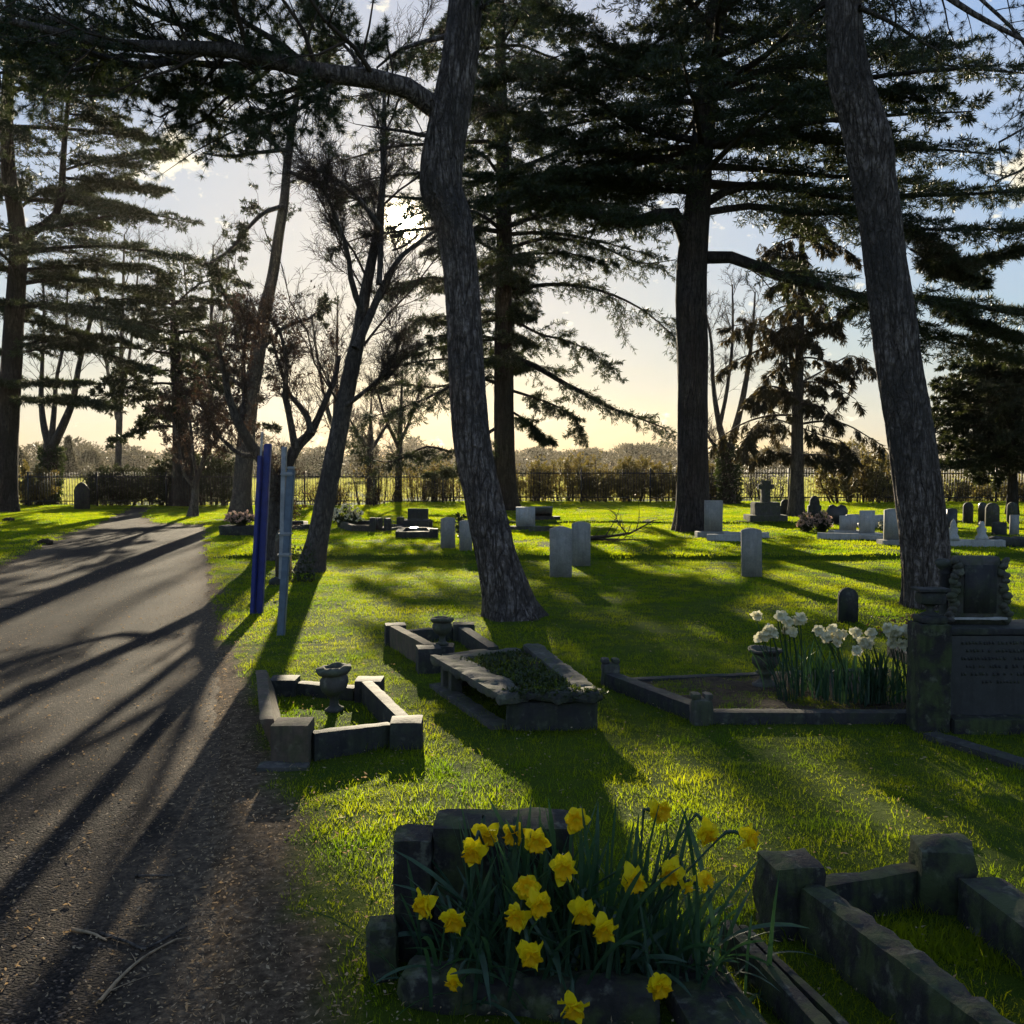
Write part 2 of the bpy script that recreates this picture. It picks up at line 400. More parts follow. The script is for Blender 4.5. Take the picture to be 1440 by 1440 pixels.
# ------------------------------------------------------------------ ground sheet
def axis(segs):
    a = [segs[0][0]]
    for x0, x1, d in segs:
        n = max(1, int(round((x1 - x0) / d))); a += list(np.linspace(x0, x1, n + 1)[1:])
    return np.array(a)
gx = axis([(-400, -300, 50), (-300, -60, 30), (-60, -24, 3), (-24, -10, .4), (-10, 12, .11), (12, 26, .4), (26, 60, 3), (60, 300, 30), (300, 400, 50)])
gy = axis([(-60, -5, 5), (-5, 2, .4), (2, 12, .09), (12, 17, .14), (17, 17.5, .04), (17.5, 26, .18), (26, 26.8, .05), (26.8, 42, .4), (42, 120, 5), (120, 400, 30), (400, 450, 50)])
X, Y = np.meshgrid(gx, gy); Z = gz(X, Y)
SD = sdpoly(X, Y, PATH)
def grassmask(x, y, sdv=None):
    sdv = sdpoly(x, y, PATH) if sdv is None else sdv
    nz = fbm(np.stack([np.asarray(x) * 2.2, np.asarray(y) * 2.2, np.asarray(x) * 0 + 4], -1), 4)
    verge = np.where((np.asarray(x) > -3) & (np.asarray(y) < 9), .10 + .16 * sstep((7.5 - np.asarray(y)) / 3.5), .03)
    return sstep((sdv - verge - .16 * nz) / .12)
GM = grassmask(X, Y, SD)
nzf = fbm(np.stack([X * 6, Y * 6, X * 0], -1), 3)
Z = Z + .008 * nzf * (GM > .1) * (Y < 40)
ny, nx = X.shape
ii = np.arange(ny * nx).reshape(ny, nx)
quads = np.stack([ii[:-1, :-1], ii[:-1, 1:], ii[1:, 1:], ii[1:, :-1]], -1).reshape(-1, 4)
gb = MB(); gb.add(np.stack([X, Y, Z], -1).reshape(-1, 3), quads)
m, nt_, out = newmat('ground'); nt2 = nt_
at_ = nt2.nodes.new('ShaderNodeAttribute'); at_.attribute_name = 'grassy'
geo = nt2.nodes.new('ShaderNodeNewGeometry'); v = geo.outputs['Position']
gn = noise(nt2, 1.4, 6, .7, vec=v)
soil = ramp(nt2, noise(nt2, 22, 7, .75, vec=v), [(.3, (.035, .025, .017)), (.48, (.10, .070, .045)), (.70, (.27, .195, .125))])
grs = ramp(nt2, gn, [(.3, (.038, .070, .008)), (.7, (.075, .100, .010))])
c = mixc(nt2, at_.outputs['Fac'], soil, grs)
p = N(nt2, 'ShaderNodeBsdfPrincipled', Roughness=1.); p.inputs['Specular IOR Level'].default_value = .05
nt2.links.new(c, p.inputs['Base Color'])
bmp = N(nt2, 'ShaderNodeBump', Strength=1., Distance=.03); nt2.links.new(noise(nt2, 28, 6, .75, vec=v), bmp.inputs['Height']); nt2.links.new(bmp.outputs[0], p.inputs['Normal'])
nt2.links.new(p.outputs[0], out.inputs[0])
tag(gb.build('ground', m, smooth=True, attrs={'grassy': GM.ravel()}), kind='structure')

# path sheet
px_ = axis([(-30, -10, .5), (-10, -3, .10), (-3, 0, .05)]); py_ = axis([(-8, 2, .25), (2, 12, .05), (12, 20, .12), (20, 42, .25)])
PX, PY = np.meshgrid(px_, py_); PZ = gz(PX, PY) + .006
PSD = sdpoly(PX, PY, PATH) + .07 * fbm(np.stack([PX * 3, PY * 3, PX * 0 + 9], -1), 3)
n2, n1 = PX.shape; ii = np.arange(n2 * n1).reshape(n2, n1)
q = np.stack([ii[:-1, :-1], ii[:-1, 1:], ii[1:, 1:], ii[1:, :-1]], -1).reshape(-1, 4)
ins = (PSD.ravel()[q] < .30).any(1)
PZ = PZ - .035 * sstep((PSD + .10) / .20)
pb = MB(); pb.add(np.stack([PX, PY, PZ], -1).reshape(-1, 3), q[ins])
m, nt2, out = newmat('asphalt')
geo = nt2.nodes.new('ShaderNodeNewGeometry'); v = geo.outputs['Position']
vo = N(nt2, 'ShaderNodeTexVoronoi', Scale=95.); nt2.links.new(v, vo.inputs['Vector'])
sepc = nt2.nodes.new('ShaderNodeSeparateColor'); nt2.links.new(vo.outputs['Color'], sepc.inputs[0])
agg = ramp(nt2, sepc.outputs[0], [(.0, (.022, .021, .022)), (.55, (.045, .041, .039)), (.84, (.085, .074, .066)), (.93, (.19, .16, .13)), (1, (.42, .36, .30))])
pat = ramp(nt2, noise(nt2, .9, 5, .65, vec=v), [(.35, (.20, .18, .17)), (.7, (.46, .39, .345))])
c = mixc(nt2, 1., agg, pat, 'MULTIPLY')
dirt = ramp(nt2, noise(nt2, 3.5, 6, .7, vec=v), [(.55, (0, 0, 0)), (.72, (1, 1, 1))])
at2 = nt2.nodes.new('ShaderNodeAttribute'); at2.attribute_name = 'edge'
df = math_(nt2, 'MULTIPLY', math_(nt2, 'ADD', math_(nt2, 'MULTIPLY', dirt, .35), math_(nt2, 'MULTIPLY', at2.outputs['Fac'], 1.)), 1., True)
c = mixc(nt2, df, c, ramp(nt2, noise(nt2, 30, 6, .7, vec=v), [(.32, (.030, .022, .016)), (.5, (.075, .054, .036)), (.70, (.20, .145, .09))]))
p = N(nt2, 'ShaderNodeBsdfPrincipled', Roughness=.9); p.inputs['Specular IOR Level'].default_value = .10
nt2.links.new(c, p.inputs['Base Color'])
hh = math_(nt2, 'ADD', math_(nt2, 'MULTIPLY', vo.outputs['Distance'], -1.2), noise(nt2, 30, 5, .7, vec=v))
bmp = N(nt2, 'ShaderNodeBump', Strength=.8, Distance=.006); nt2.links.new(hh, bmp.inputs['Height']); nt2.links.new(bmp.outputs[0], p.inputs['Normal'])
nt2.links.new(p.outputs[0], out.inputs[0])
edge = sstep(1.15 + PSD / (.55 + .35 * fbm(np.stack([PX * 1.3, PY * 1.3, PX * 0 + 2], -1), 3)))
tag(pb.build('path', m, smooth=True, attrs={'edge': edge.ravel()}), kind='structure')

# ------------------------------------------------------------------ grass: one object, instanced tufts
def tuft(rad, nb, h, wd, seed, lean=.35):
    r = np.random.default_rng(seed)
    a = r.uniform(0, 2 * PI, nb); q = rad * np.sqrt(r.random(nb))
    b = np.stack([q * np.cos(a), q * np.sin(a), np.full(nb, -.012)], 1)
    hh = h * r.uniform(.5, 1.25, nb); d = r.normal(0, lean, (nb, 2)) + b[:, :2] / rad * lean * .5
    w_ = wd * r.uniform(.6, 1.2, nb); th = r.uniform(0, PI, nb); s = np.stack([np.cos(th), np.sin(th), th * 0], 1) * w_[:, None] / 2
    mid = b + np.stack([d[:, 0] * hh * .35, d[:, 1] * hh * .35, hh * .6], 1)
    tip = b + np.stack([d[:, 0] * hh, d[:, 1] * hh, hh * np.clip(1 - .4 * (d ** 2).sum(1), .35, 1)], 1)
    V = np.stack([b - s, b + s, mid + s * .75, mid - s * .75, tip], 1).reshape(-1, 3)
    k = (np.arange(nb) * 5)[:, None]
    me = bpy.data.meshes.new('grass_tuft')
    fc = [tuple(x) for x in (k + [0, 1, 2, 3]).tolist()] + [tuple(x) for x in (k + [3, 2, 4]).tolist()]
    me.from_pydata(V.tolist(), [], fc); me.materials.append(M['field' if rad > 1 else 'grass'])
    return bpy.data.objects.new('grass_tuft', me)
SRC = [tuft(.045, 20, .026, .0030, 1, .45), tuft(.045, 20, .031, .0032, 2, .45), tuft(.05, 18, .023, .003, 3, .55), tuft(.045, 12, .048, .0036, 4, .5),
       tuft(.10, 32, .034, .0062, 5, .45), tuft(.11, 30, .029, .0065, 6, .5), tuft(.12, 28, .038, .0065, 7, .45),
       tuft(.26, 60, .042, .016, 8), tuft(.28, 56, .046, .017, 9),
       tuft(1.1, 70, .16, .05, 10), tuft(1.2, 60, .18, .06, 11)]
P_, I_, S_ = [], [], []
def scatter(x0, x1, y0, y1, dens, ids, s0, s1, keep=1.):
    n = int((x1 - x0) * (y1 - y0) * dens); r = np.random.default_rng(int(y0 * 100 + dens))
    x = r.uniform(x0, x1, n); y = r.uniform(y0, y1, n)
    k = np.abs(x) < .56 * y + 1.2; x, y = x[k], y[k]
    thin = .55 + .75 * sstep(.5 + 1.3 * fbm(np.stack([x * 1.7, y * 1.7, x * 0 + 31], -1), 3))
    k = r.random(len(x)) < grassmask(x, y) * keep * thin; x, y = x[k], y[k]
    patch = fbm(np.stack([x * .9, y * .9, x * 0 + 7], -1), 4)
    P_.append(np.stack([x, y, gz(x, y)], 1)); I_.append(np.array(ids)[r.integers(0, len(ids), len(x))])
    S_.append(r.uniform(s0, s1, len(x)) * (1 + .45 * patch))
scatter(-4, 5.5, 1.6, 9, 640, [0, 0, 1, 2, 2, 3], .7, 1.25)
scatter(-11, 11, 9, 17.3, 125, [4, 5, 6], .7, 1.2)
scatter(-24, 24, 17.3, 41, 26, [7, 8], .7, 1.15)
scatter(-90, 90, 41.5, 170, .5, [9, 10], .8, 1.3)
def longgrass(pts, n, wdt, s=1.6):     # unmown tufts hugging stone
    pts = np.asarray(pts, float); r = np.random.default_rng(int(abs(pts.sum()) * 1000) % 99991)
    seg = r.integers(0, len(pts) - 1, n); t = r.random(n)[:, None]
    q = pts[seg, :2] * (1 - t) + pts[seg + 1, :2] * t + r.normal(0, wdt, (n, 2))
    P_.append(np.stack([q[:, 0], q[:, 1], gz(q[:, 0], q[:, 1])], 1)); I_.append(r.integers(0, 4, n)); S_.append(r.uniform(.8, s, n))
def make_grass():
    pos = np.concatenate(P_); idx = np.concatenate(I_); scl = np.concatenate(S_)
    me = bpy.data.meshes.new('grass'); me.vertices.add(len(pos)); me.vertices.foreach_set('co', pos.astype(np.float32).ravel())
    a = me.attributes.new('idx', 'INT', 'POINT'); a.data.foreach_set('value', idx.astype(np.int32))
    a = me.attributes.new('scl', 'FLOAT', 'POINT'); a.data.foreach_set('value', scl.astype(np.float32))
    a = me.attributes.new('rot', 'FLOAT', 'POINT'); a.data.foreach_set('value', rng.uniform(0, 6.28, len(pos)).astype(np.float32))
    me.materials.append(M['grass'])
    o = bpy.data.objects.new('grass', me); COL.objects.link(o)
    g = bpy.data.node_groups.new('scatter', 'GeometryNodeTree')
    g.interface.new_socket('Geometry', in_out='INPUT', socket_type='NodeSocketGeometry')
    g.interface.new_socket('Geometry', in_out='OUTPUT', socket_type='NodeSocketGeometry')
    gi = g.nodes.new('NodeGroupInput'); go = g.nodes.new('NodeGroupOutput')
    jn = g.nodes.new('GeometryNodeJoinGeometry')
    for s in reversed(SRC):
        oi = g.nodes.new('GeometryNodeObjectInfo'); oi.inputs[0].default_value = s; oi.inputs['As Instance'].default_value = True
        g.links.new(oi.outputs['Geometry'], jn.inputs[0])
    ip = g.nodes.new('GeometryNodeInstanceOnPoints'); ip.inputs['Pick Instance'].default_value = True
    def attr(n, t):
        x = g.nodes.new('GeometryNodeInputNamedAttribute'); x.data_type = t; x.inputs['Name'].default_value = n; return x.outputs['Attribute']
    cx = g.nodes.new('ShaderNodeCombineXYZ'); g.links.new(attr('rot', 'FLOAT'), cx.inputs[2])
    g.links.new(gi.outputs[0], ip.inputs['Points']); g.links.new(jn.outputs[0], ip.inputs['Instance'])
    g.links.new(attr('idx', 'INT'), ip.inputs['Instance Index']); g.links.new(cx.outputs[0], ip.inputs['Rotation'])
    g.links.new(attr('scl', 'FLOAT'), ip.inputs['Scale']); g.links.new(ip.outputs[0], go.inputs[0])
    md = o.modifiers.new('scatter', 'NODES'); md.node_group = g
    tag(o, 'short mown green grass of the cemetery lawn and the field beyond the railings', 'grass', kind='stuff')
    print('grass tufts', len(pos))
# ------------------------------------------------------------------ trees
def pxpts(l, Y, dY=0.):
    """pixel polyline -> world, depth Y (+ dY spread linearly to the tip)"""
    n = len(l)
    return np.array([at(q[0], q[1], Y + (q[2] if len(q) > 2 else dY * i / (n - 1))) for i, q in enumerate(l)])
def trunk_mesh(mb, pts, rad, seg=24, per_m=6, rough=.05, flare=.35, fz=.35, vs=.35, fs=4., seed=0):
    pts = np.asarray(pts, float); L = np.linalg.norm(np.diff(pts, axis=0), axis=1).sum()
    k = max(8, int(L * per_m))
    q = resamp(np.hstack([pts, np.asarray(rad, float)[:, None]]), k)
    P, R = q[:, :3], np.maximum(q[:, 3], .004)
    T = nrm(np.gradient(P, axis=0)); ref = np.array([0, 1., 0]) if abs(T.mean(0)[1]) < .8 else np.array([1., 0, 0])
    U = nrm(np.cross(T, ref)); W = np.cross(T, U)
    a = np.arange(seg) * 2 * PI / seg
    dirs = np.cos(a)[None, :, None] * U[:, None] + np.sin(a)[None, :, None] * W[:, None]
    V = P[:, None] + dirs * R[:, None, None]
    h = np.linalg.norm(P - P[0], axis=1)[:, None]
    nz = fbm(np.stack([dirs[..., 0] * fs * R[:, None] * 3 + seed, dirs[..., 1] * fs * R[:, None] * 3, V[..., 2] * vs * fs + seed], -1), 4)
    ridge = 1 - 2 * np.abs(nz)
    lump = fbm(np.stack([dirs[..., 0] * 1.2, dirs[..., 1] * 1.2, V[..., 2] * .9 + seed * 3], -1), 2)
    f = 1 + rough * ridge + .06 * lump
    if flare: f = f + flare * np.exp(-h / fz) * (.75 + .45 * np.cos(a * 5 + seed)[None] + .2 * np.cos(a * 3 + 2 * seed)[None])
    V = P[:, None] + dirs * (R[:, None] * f)[..., None]
    i = (np.arange(k - 1) * seg)[:, None]; j = np.arange(seg)[None]; j2 = (j + 1) % seg
    Fc = np.stack([i + j, i + j2, i + seg + j2, i + seg + j], -1).reshape(-1, 4)
    mb.add(V.reshape(-1, 3), Fc)
def tiprad(N, k, r0, r1): return np.linspace(1, 0, k)[None] * (r0 - r1) + r1 + np.zeros((N, 1))
def lradius(C, s=.012, mn=.004):
    L = plen(C); k = C.shape[1]
    return (np.clip(L * s, mn, .2)[:, None]) * np.linspace(1, .25, k)[None]

def cedar_limb_set(limbs, r, dens=1., leafL=.11, leafW=.032, flat=.5, droop=-.12, sec=16, ter=7, nl=13, hang=0., wood=None, leaf=None, la=.36, lb=.10, t0=.12, maxy=None):
    """limbs: list of (K,3) polylines (branch axes)"""
    P = np.stack([resamp(l, 7) for l in limbs])
    S = spawn(P, int(sec * dens), t0, 1., 58, la, lb, rise=.03 - hang * .4, planar=True, k=4, wob=.16, droop=droop, minlen=.35, r=r, jit=flat)
    T = spawn(S, ter, .12, 1., 52, .42, .22, rise=.05 - hang, planar=True, k=3, wob=.15, droop=droop, minlen=.12, r=r, jit=flat * 1.2)
    tubes(wood, S, lradius(S, .011, .006), 3); tubes(wood, T, lradius(T, .012, .004), 3)
    p, d = pts_on(T, nl, .05, 1., r=r)
    leaves(leaf, p, d, leafL, leafW, .75, .12 - hang * 1.2, r=r)
    p, d = pts_on(S, nl, .15, 1., r=r)
    leaves(leaf, p, d, leafL, leafW, .8, .12 - hang, r=r)
def rand_limbs(trunkpts, zs, Lf, r, az=None, rise=.12, droop=-.10, k=6):
    ph = r.uniform(0, 6)
    tp = resamp(trunkpts, 60); out = []
    for n, z in enumerate(zs):
        i = int(np.argmin(np.abs(tp[:, 2] - z))); b = tp[i]
        a = (n * 2.39996 + r.uniform(-.4, .4)) if az is None else az[n]
        L = Lf(z, a) * r.uniform(.75, 1.15)
        if L < .3: continue
        d = np.array([math.cos(a), math.sin(a), 0]); s = np.linspace(0, 1, k)
        q = b + d * (s * L)[:, None]; q[:, 2] += L * (rise * s * 1.2 + droop * s ** 2) + np.cumsum(r.normal(0, .012 * L, k))
        q[:, :2] += np.cumsum(r.normal(0, .018 * L, (k, 2)), 0) * s[:, None]
        out.append(q)
    return out
def limb_tubes(wood, limbs, r0s, s=7):
    for l, r0 in zip(limbs, r0s):
        l = resamp(l, 14); tubes(wood, l, np.linspace(r0, max(.012, r0 * .18), 14), s)
def tiers(z0, z1, dz, n):
    q = np.random.default_rng(int(z0 * 10)); return np.concatenate([z + q.normal(0, .07, n) for z in np.arange(z0, z1, dz)])
def tree(name, label, cat, base, group='trees of the cemetery'):
    return thing(name, label, cat, base, group)

def cedar(name, label, base_px, Y, trunk, radii, explicit, zs, Lf, seed, dens=1., bark='barkcedar', mat='cedar', nl=13, expk={}, rndk={}, rise=.10, droop=-.12, lim_r=.016, **kw):
    r = np.random.default_rng(seed)
    tp = pxpts(trunk, Y); tp[0][2] = float(gz(tp[0][0], tp[0][1])) - .05
    t = tree(name, label, 'tree', tp[0])
    tb = MB(); trunk_mesh(tb, tp, radii, 28, 3, .05, .4, .5, seed=seed); 
    wood = MB(); leaf = MB()
    ex = [pxpts(e[0], Y, e[1]) for e in explicit]
    if ex:
        limb_tubes(tb, ex, [e[2] for e in explicit], 9)
        cedar_limb_set(ex, r, dens, wood=wood, leaf=leaf, nl=nl, **{**dict(sec=20), **kw, **expk})
    if len(zs):
        rl = rand_limbs(tp, zs, Lf, r, rise=rise, droop=droop)
        limb_tubes(wood, rl, [max(.02, np.linalg.norm(l[-1] - l[0]) * lim_r) for l in rl], 5)
        cedar_limb_set(rl, r, dens, wood=wood, leaf=leaf, nl=nl, **{**kw, **rndk})
    tb.build('trunk', M[bark], t, smooth=True)
    wood.build('branches', M['twig'], t); leaf.build('crown', M[mat], t)
    return t

# --- 1. near leaning pine (middle) and its big limb
def pine_twigs(limbs, r, wood, leaf, sec=9, ter=5, need=22, nL=.085, nW=.0035, la=.45, lb=.2, mid=2, rise=.15):
    P = np.stack([resamp(l, 8) for l in limbs])
    S = spawn(P, sec, .1, 1., 55, la, lb, rise=rise, planar=False, k=5, wob=.28, minlen=.35, r=r)
    T = spawn(S, ter, .2, 1., 48, .45, .3, rise=.12, planar=False, k=4, wob=.25, minlen=.15, r=r)
    tubes(wood, S, lradius(S, .014, .007), 5); tubes(wood, T, lradius(T, .013, .0035), 4)
    for C, m in ((T, mid), (S, 1)):
        e = C[:, -1]; d = nrm(C[:, -1] - C[:, -2]); needles(leaf, e, d, need, nL, nW, .8, r)
        p, d = pts_on(C, m, .55, .98, r=r); needles(leaf, p, d, int(need * .7), nL, nW, .9, r)
r = np.random.default_rng(11)
Y1 = 10.6
tr1 = [(722, 872), (712, 835), (698, 780), (680, 700), (664, 620), (656, 520), (651, 430), (644, 350), (634, 300), (622, 268), (621, 235), (628, 190), (637, 140), (647, 80), (655, 0), (661, -90), (668, -200), (676, -330), (680, -430)]
wd1 = [74, 64, 57, 52, 51, 49, 47, 48, 52, 56, 56, 54, 52, 49, 45, 41, 34, 22, 8]
tp = pxpts(tr1, Y1); tp[0][2] -= .06
t1 = tree('pine_tree', 'leaning furrowed pine in the middle with a long bough reaching over the path', 'tree', tp[0], 'pine trees')
tb = MB(); trunk_mesh(tb, tp, [w_ * Y1 / F / 2 * .93 for w_ in wd1], 140, 26, .13, .42, .22, vs=.22, fs=6.5, seed=1)
tb.build('trunk', M['barkpine'], t1, smooth=True)
bl = MB(); wd = MB(); lf = MB()
main = pxpts([(612, 152), (585, 130), (555, 118), (520, 110), (480, 106), (430, 98), (380, 84), (320, 70), (240, 66), (150, 62), (60, 40), (-80, 10)], Y1, -1.2)
L1 = [main]
R1 = [.115]
subs = [([(440, 100), (390, 60), (330, 20), (280, -40)], -.6, .045), ([(360, 80), (300, 52), (220, 20), (130, -30)], -.5, .05), ([(300, 68), (200, 92), (110, 70), (0, 52), (-80, 60)], -.8, .05),
        ([(400, 92), (330, 92), (260, 88), (180, 78), (90, 85)], .6, .05), ([(470, 106), (430, 120), (370, 135), (300, 130), (250, 150)], .7, .035), ([(320, 72), (290, 110), (262, 142), (225, 165)], .3, .028),
        ([(240, 66), (170, 40), (100, 5), (30, -30)], .5, .04), ([(150, 62), (90, 30), (20, 20), (-60, -30)], .5, .04), ([(180, 78), (100, 100), (40, 95), (-30, 110)], .3, .03),
        ([(480, 106), (440, 140), (400, 160), (350, 150)], -.5, .03), ([(520, 108), (480, 60), (440, 40)], .6, .022)]
Ls = [pxpts(a, Y1 - .4, b) for a, b, c_ in subs]
upl = [pxpts(a, Y1, b) for a, b in (([(633, 50), (600, 58), (560, 72), (530, 95)], .5), ([(672, 15), (705, -5), (740, -20)], -.4), ([(650, 70), (690, 80), (722, 84)], .4), ([(655, -30), (600, -60), (520, -60)], .3), ([(628, 175), (600, 190), (570, 185), (520, 178)], 1.0), ([(650, 40), (665, 10), (700, 25)], .9))]
limb_tubes(bl, L1, R1, 14); limb_tubes(bl, Ls, [c_ for a, b, c_ in subs], 8); limb_tubes(bl, upl, [.035, .03, .02, .04, .03, .02], 7)
bl.build('boughs', M['barkpine'], t1, smooth=True)
pine_twigs([main] + Ls, r, wd, lf, 20, 8, 30, .085, .0055, .42, .2, 3)
pine_twigs(upl, r, wd, lf, 8, 4, 26, .075, .005, .35, .2, 2)
top = rand_limbs(tp, np.linspace(7.8, 9.2, 12), lambda z, a: 2.2, r, rise=.3)
limb_tubes(wd, top, [.04] * 20, 6); pine_twigs(top, r, wd, lf, 7, 4, 14, .09, .008, .45, .25, 1)
# dead snags on the trunk
sn = [pxpts(a, Y1, .2) for a in ([(545, 145), (552, 100), (546, 70), (543, 50)], [(588, 330), (570, 345), (552, 352)])]
limb_tubes(wd, sn, [.012, .012], 5)
wd.build('twigs', M['twig'], t1); lf.build('needles', M['pine'], t1)

# --- 2. near pine on the right
r = np.random.default_rng(12); Y2 = 11.3
tr2 = [(1304, 852), (1303, 800), (1296, 730), (1287, 660), (1277, 590), (1264, 510), (1254, 430), (1244, 360), (1237, 300), (1228, 250), (1223, 210), (1212, 165), (1196, 115), (1189, 60), (1186, 0), (1184, -90), (1180, -200), (1178, -320), (1176, -420)]
wd2 = [56, 60, 61, 60, 59, 58, 56, 54, 54, 57, 61, 57, 54, 48, 46, 42, 34, 22, 8]
tp = pxpts(tr2, Y2); tp[0][2] -= .06
t2 = tree('pine_tree', 'tall curving pine trunk with knobbly furrowed bark behind the carved memorial on the right', 'tree', tp[0], 'pine trees')
tb = MB(); trunk_mesh(tb, tp, [w_ * Y2 / F / 2 * .95 for w_ in wd2], 140, 26, .13, .32, .25, vs=.22, fs=6.5, seed=4)
tb.build('trunk', M['barkpine'], t2, smooth=True)
bl = MB(); wd = MB(); lf = MB()
ex = [([(1208, 10), (1250, 30), (1290, 55), (1320, 72)], .6, .03), ([(1200, -60), (1290, -30), (1370, 20), (1450, 62), (1520, 100)], -.8, .05), ([(1195, -90), (1300, -90), (1400, -40), (1500, 0)], .8, .05),
      ([(1370, -10), (1440, 60), (1460, 130), (1452, 170), (1405, 200)], -.4, .02), ([(1445, 80), (1475, 180), (1450, 230), (1400, 255)], .1, .016), ([(1200, -40), (1240, -20), (1260, 20), (1250, 60)], .5, .02), ([(1164, 20), (1140, 50), (1110, 48)], .4, .02)]
L2 = [pxpts(a, Y2 - .2, b) for a, b, c_ in ex]
limb_tubes(bl, L2, [c_ for a, b, c_ in ex], 8); bl.build('boughs', M['barkpine'], t2, smooth=True)
pine_twigs(L2, r, wd, lf, 10, 5, 26, .075, .005, .3, .2, 1, rise=-.1)
top = rand_limbs(tp, np.linspace(7.6, 9.2, 12), lambda z, a: 2.2, r, rise=.3)
limb_tubes(wd, top, [.04] * 20, 6); pine_twigs(top, r, wd, lf, 7, 4, 14, .09, .008, .45, .25, 1)
wd.build('twigs', M['twig'], t2); lf.build('needles', M['pine'], t2)

# --- 3. big cedar, centre right
def lf3(z, a):
    c = math.cos(a)
    L = 4.6 if z < 9 else 5.2
    if c > .2: L = 6.8 if z < 12.5 else 5.2
    return L * (1 - max(0, z - 13) / 9)
cedar('cedar_tree', 'huge dark cedar with a stout black trunk and tiered boughs right of centre', (975, 752), 23.4,
      [(973, 754), (974, 700), (974, 600), (974, 500), (972, 420), (974, 360), (980, 300), (985, 230), (992, 160), (1000, 90), (1008, 10), (1015, -100), (1025, -230), (1032, -380), (1036, -470)],
      [.37, .355, .345, .345, .345, .335, .29, .27, .25, .23, .21, .18, .14, .08, .03],
      [([(968, 345), (958, 318), (946, 300), (925, 303), (890, 312), (850, 308), (800, 287), (740, 270), (690, 280)], -1.2, .19),
       ([(992, 362), (1030, 362), (1065, 375), (1110, 392), (1165, 404), (1220, 419), (1290, 418), (1350, 425), (1400, 436), (1470, 448)], -1.5, .15),
       ([(1290, 418), (1340, 440), (1390, 462), (1450, 480)], -.6, .07), ([(1180, 408), (1240, 440), (1300, 470), (1370, 490), (1440, 505)], .8, .07),
       ([(985, 290), (1040, 262), (1110, 265), (1200, 280), (1290, 275), (1380, 272), (1450, 262)], 1.5, .11),
       ([(985, 300), (1060, 290), (1130, 300), (1210, 300), (1300, 322), (1400, 322), (1450, 318)], -1.2, .09),
       ([(1250, 310), (1310, 345), (1350, 372), (1400, 360), (1440, 352)], -1, .05), ([(1280, 350), (1330, 380), (1380, 398)], .2, .03),
       ([(985, 240), (930, 225), (860, 215), (790, 195), (720, 160), (660, 140)], .8, .11),
       ([(990, 200), (900, 180), (820, 130), (750, 110), (690, 112)], -1.5, .10),
       ([(985, 270), (900, 265), (820, 262), (740, 250), (660, 250)], 1.8, .08),
       ([(1000, 120), (940, 100), (870, 70), (790, 30), (750, -10)], 1.0, .10),
       ([(1000, 130), (1080, 100), (1160, 88), (1260, 75), (1340, 70)], 1.2, .10),
       ([(992, 170), (1080, 150), (1170, 140), (1250, 132), (1310, 128)], -1.5, .09),
       ([(990, 200), (1060, 190), (1150, 200), (1230, 205), (1280, 210)], 1.5, .08)],
      tiers(8.2, 19.5, .92, 5), lf3, 21, dens=1., nl=36, expk=dict(sec=34, ter=9, la=.30, lb=.12), rndk=dict(sec=20, ter=8), leafL=.15, leafW=.022, flat=.28)

# --- 4. cedar behind the middle pine
def lf4(z, a):
    if z < 7.9: return 3.9 if math.cos(a) < .25 else .9
    return (4.2 if z < 9 else 5.2) * (1 - max(0, z - 12) / 10)
cedar('cedar_tree', 'slender straight cedar with long drooping boughs just behind the middle pine', (712, 722), 33.,
      [(714, 724), (711, 690), (709, 600), (708, 500), (708, 420), (709, 350), (708, 280), (706, 180), (704, 80), (703, -40), (702, -160), (700, -260)],
      [.36, .34, .32, .30, .27, .25, .23, .20, .17, .13, .08, .03],
      [([(720, 506), (742, 510), (765, 522), (795, 540), (825, 555), (855, 572), (890, 585), (930, 600)], -1.5, .11),
       ([(722, 404), (736, 410), (752, 402), (790, 400), (830, 405), (870, 418), (910, 440), (945, 470)], -2, .08),
       ([(722, 550), (760, 562), (790, 575), (810, 590), (815, 612)], .8, .05), ([(722, 580), (745, 595), (762, 612), (772, 620)], .5, .04),
       ([(700, 540), (670, 530), (640, 540), (600, 560), (560, 575), (510, 590)], -2.2, .06), ([(700, 600), (670, 620), (640, 636), (600, 628), (550, 650), (505, 640)], -1.6, .06),
       ([(700, 530), (650, 535), (610, 545), (560, 540), (520, 550)], 1.5, .04), ([(702, 640), (670, 655), (640, 660), (610, 665)], 1, .04),
       ([(722, 450), (760, 470), (800, 480), (840, 500), (860, 520)], 1.2, .05), ([(700, 450), (650, 455), (600, 450), (560, 470)], 1.0, .05),
       ([(712, 350), (770, 335), (840, 345), (900, 370), (950, 365)], 1.6, .07), ([(704, 380), (650, 395), (600, 390), (545, 410)], -1.4, .06),
       ([(712, 300), (780, 290), (850, 300), (900, 320)], -2, .07), ([(704, 300), (650, 330), (610, 350)], -1.5, .06)],
      np.concatenate([tiers(5.0, 7.8, .85, 5), tiers(8.2, 19, 1.0, 5)]), lf4, 22, dens=1., nl=22, hang=.25, leafL=.15, leafW=.024, flat=.9, expk=dict(sec=24, ter=8, la=.28, lb=.16), rndk=dict(sec=17, ter=8), droop=-.22)

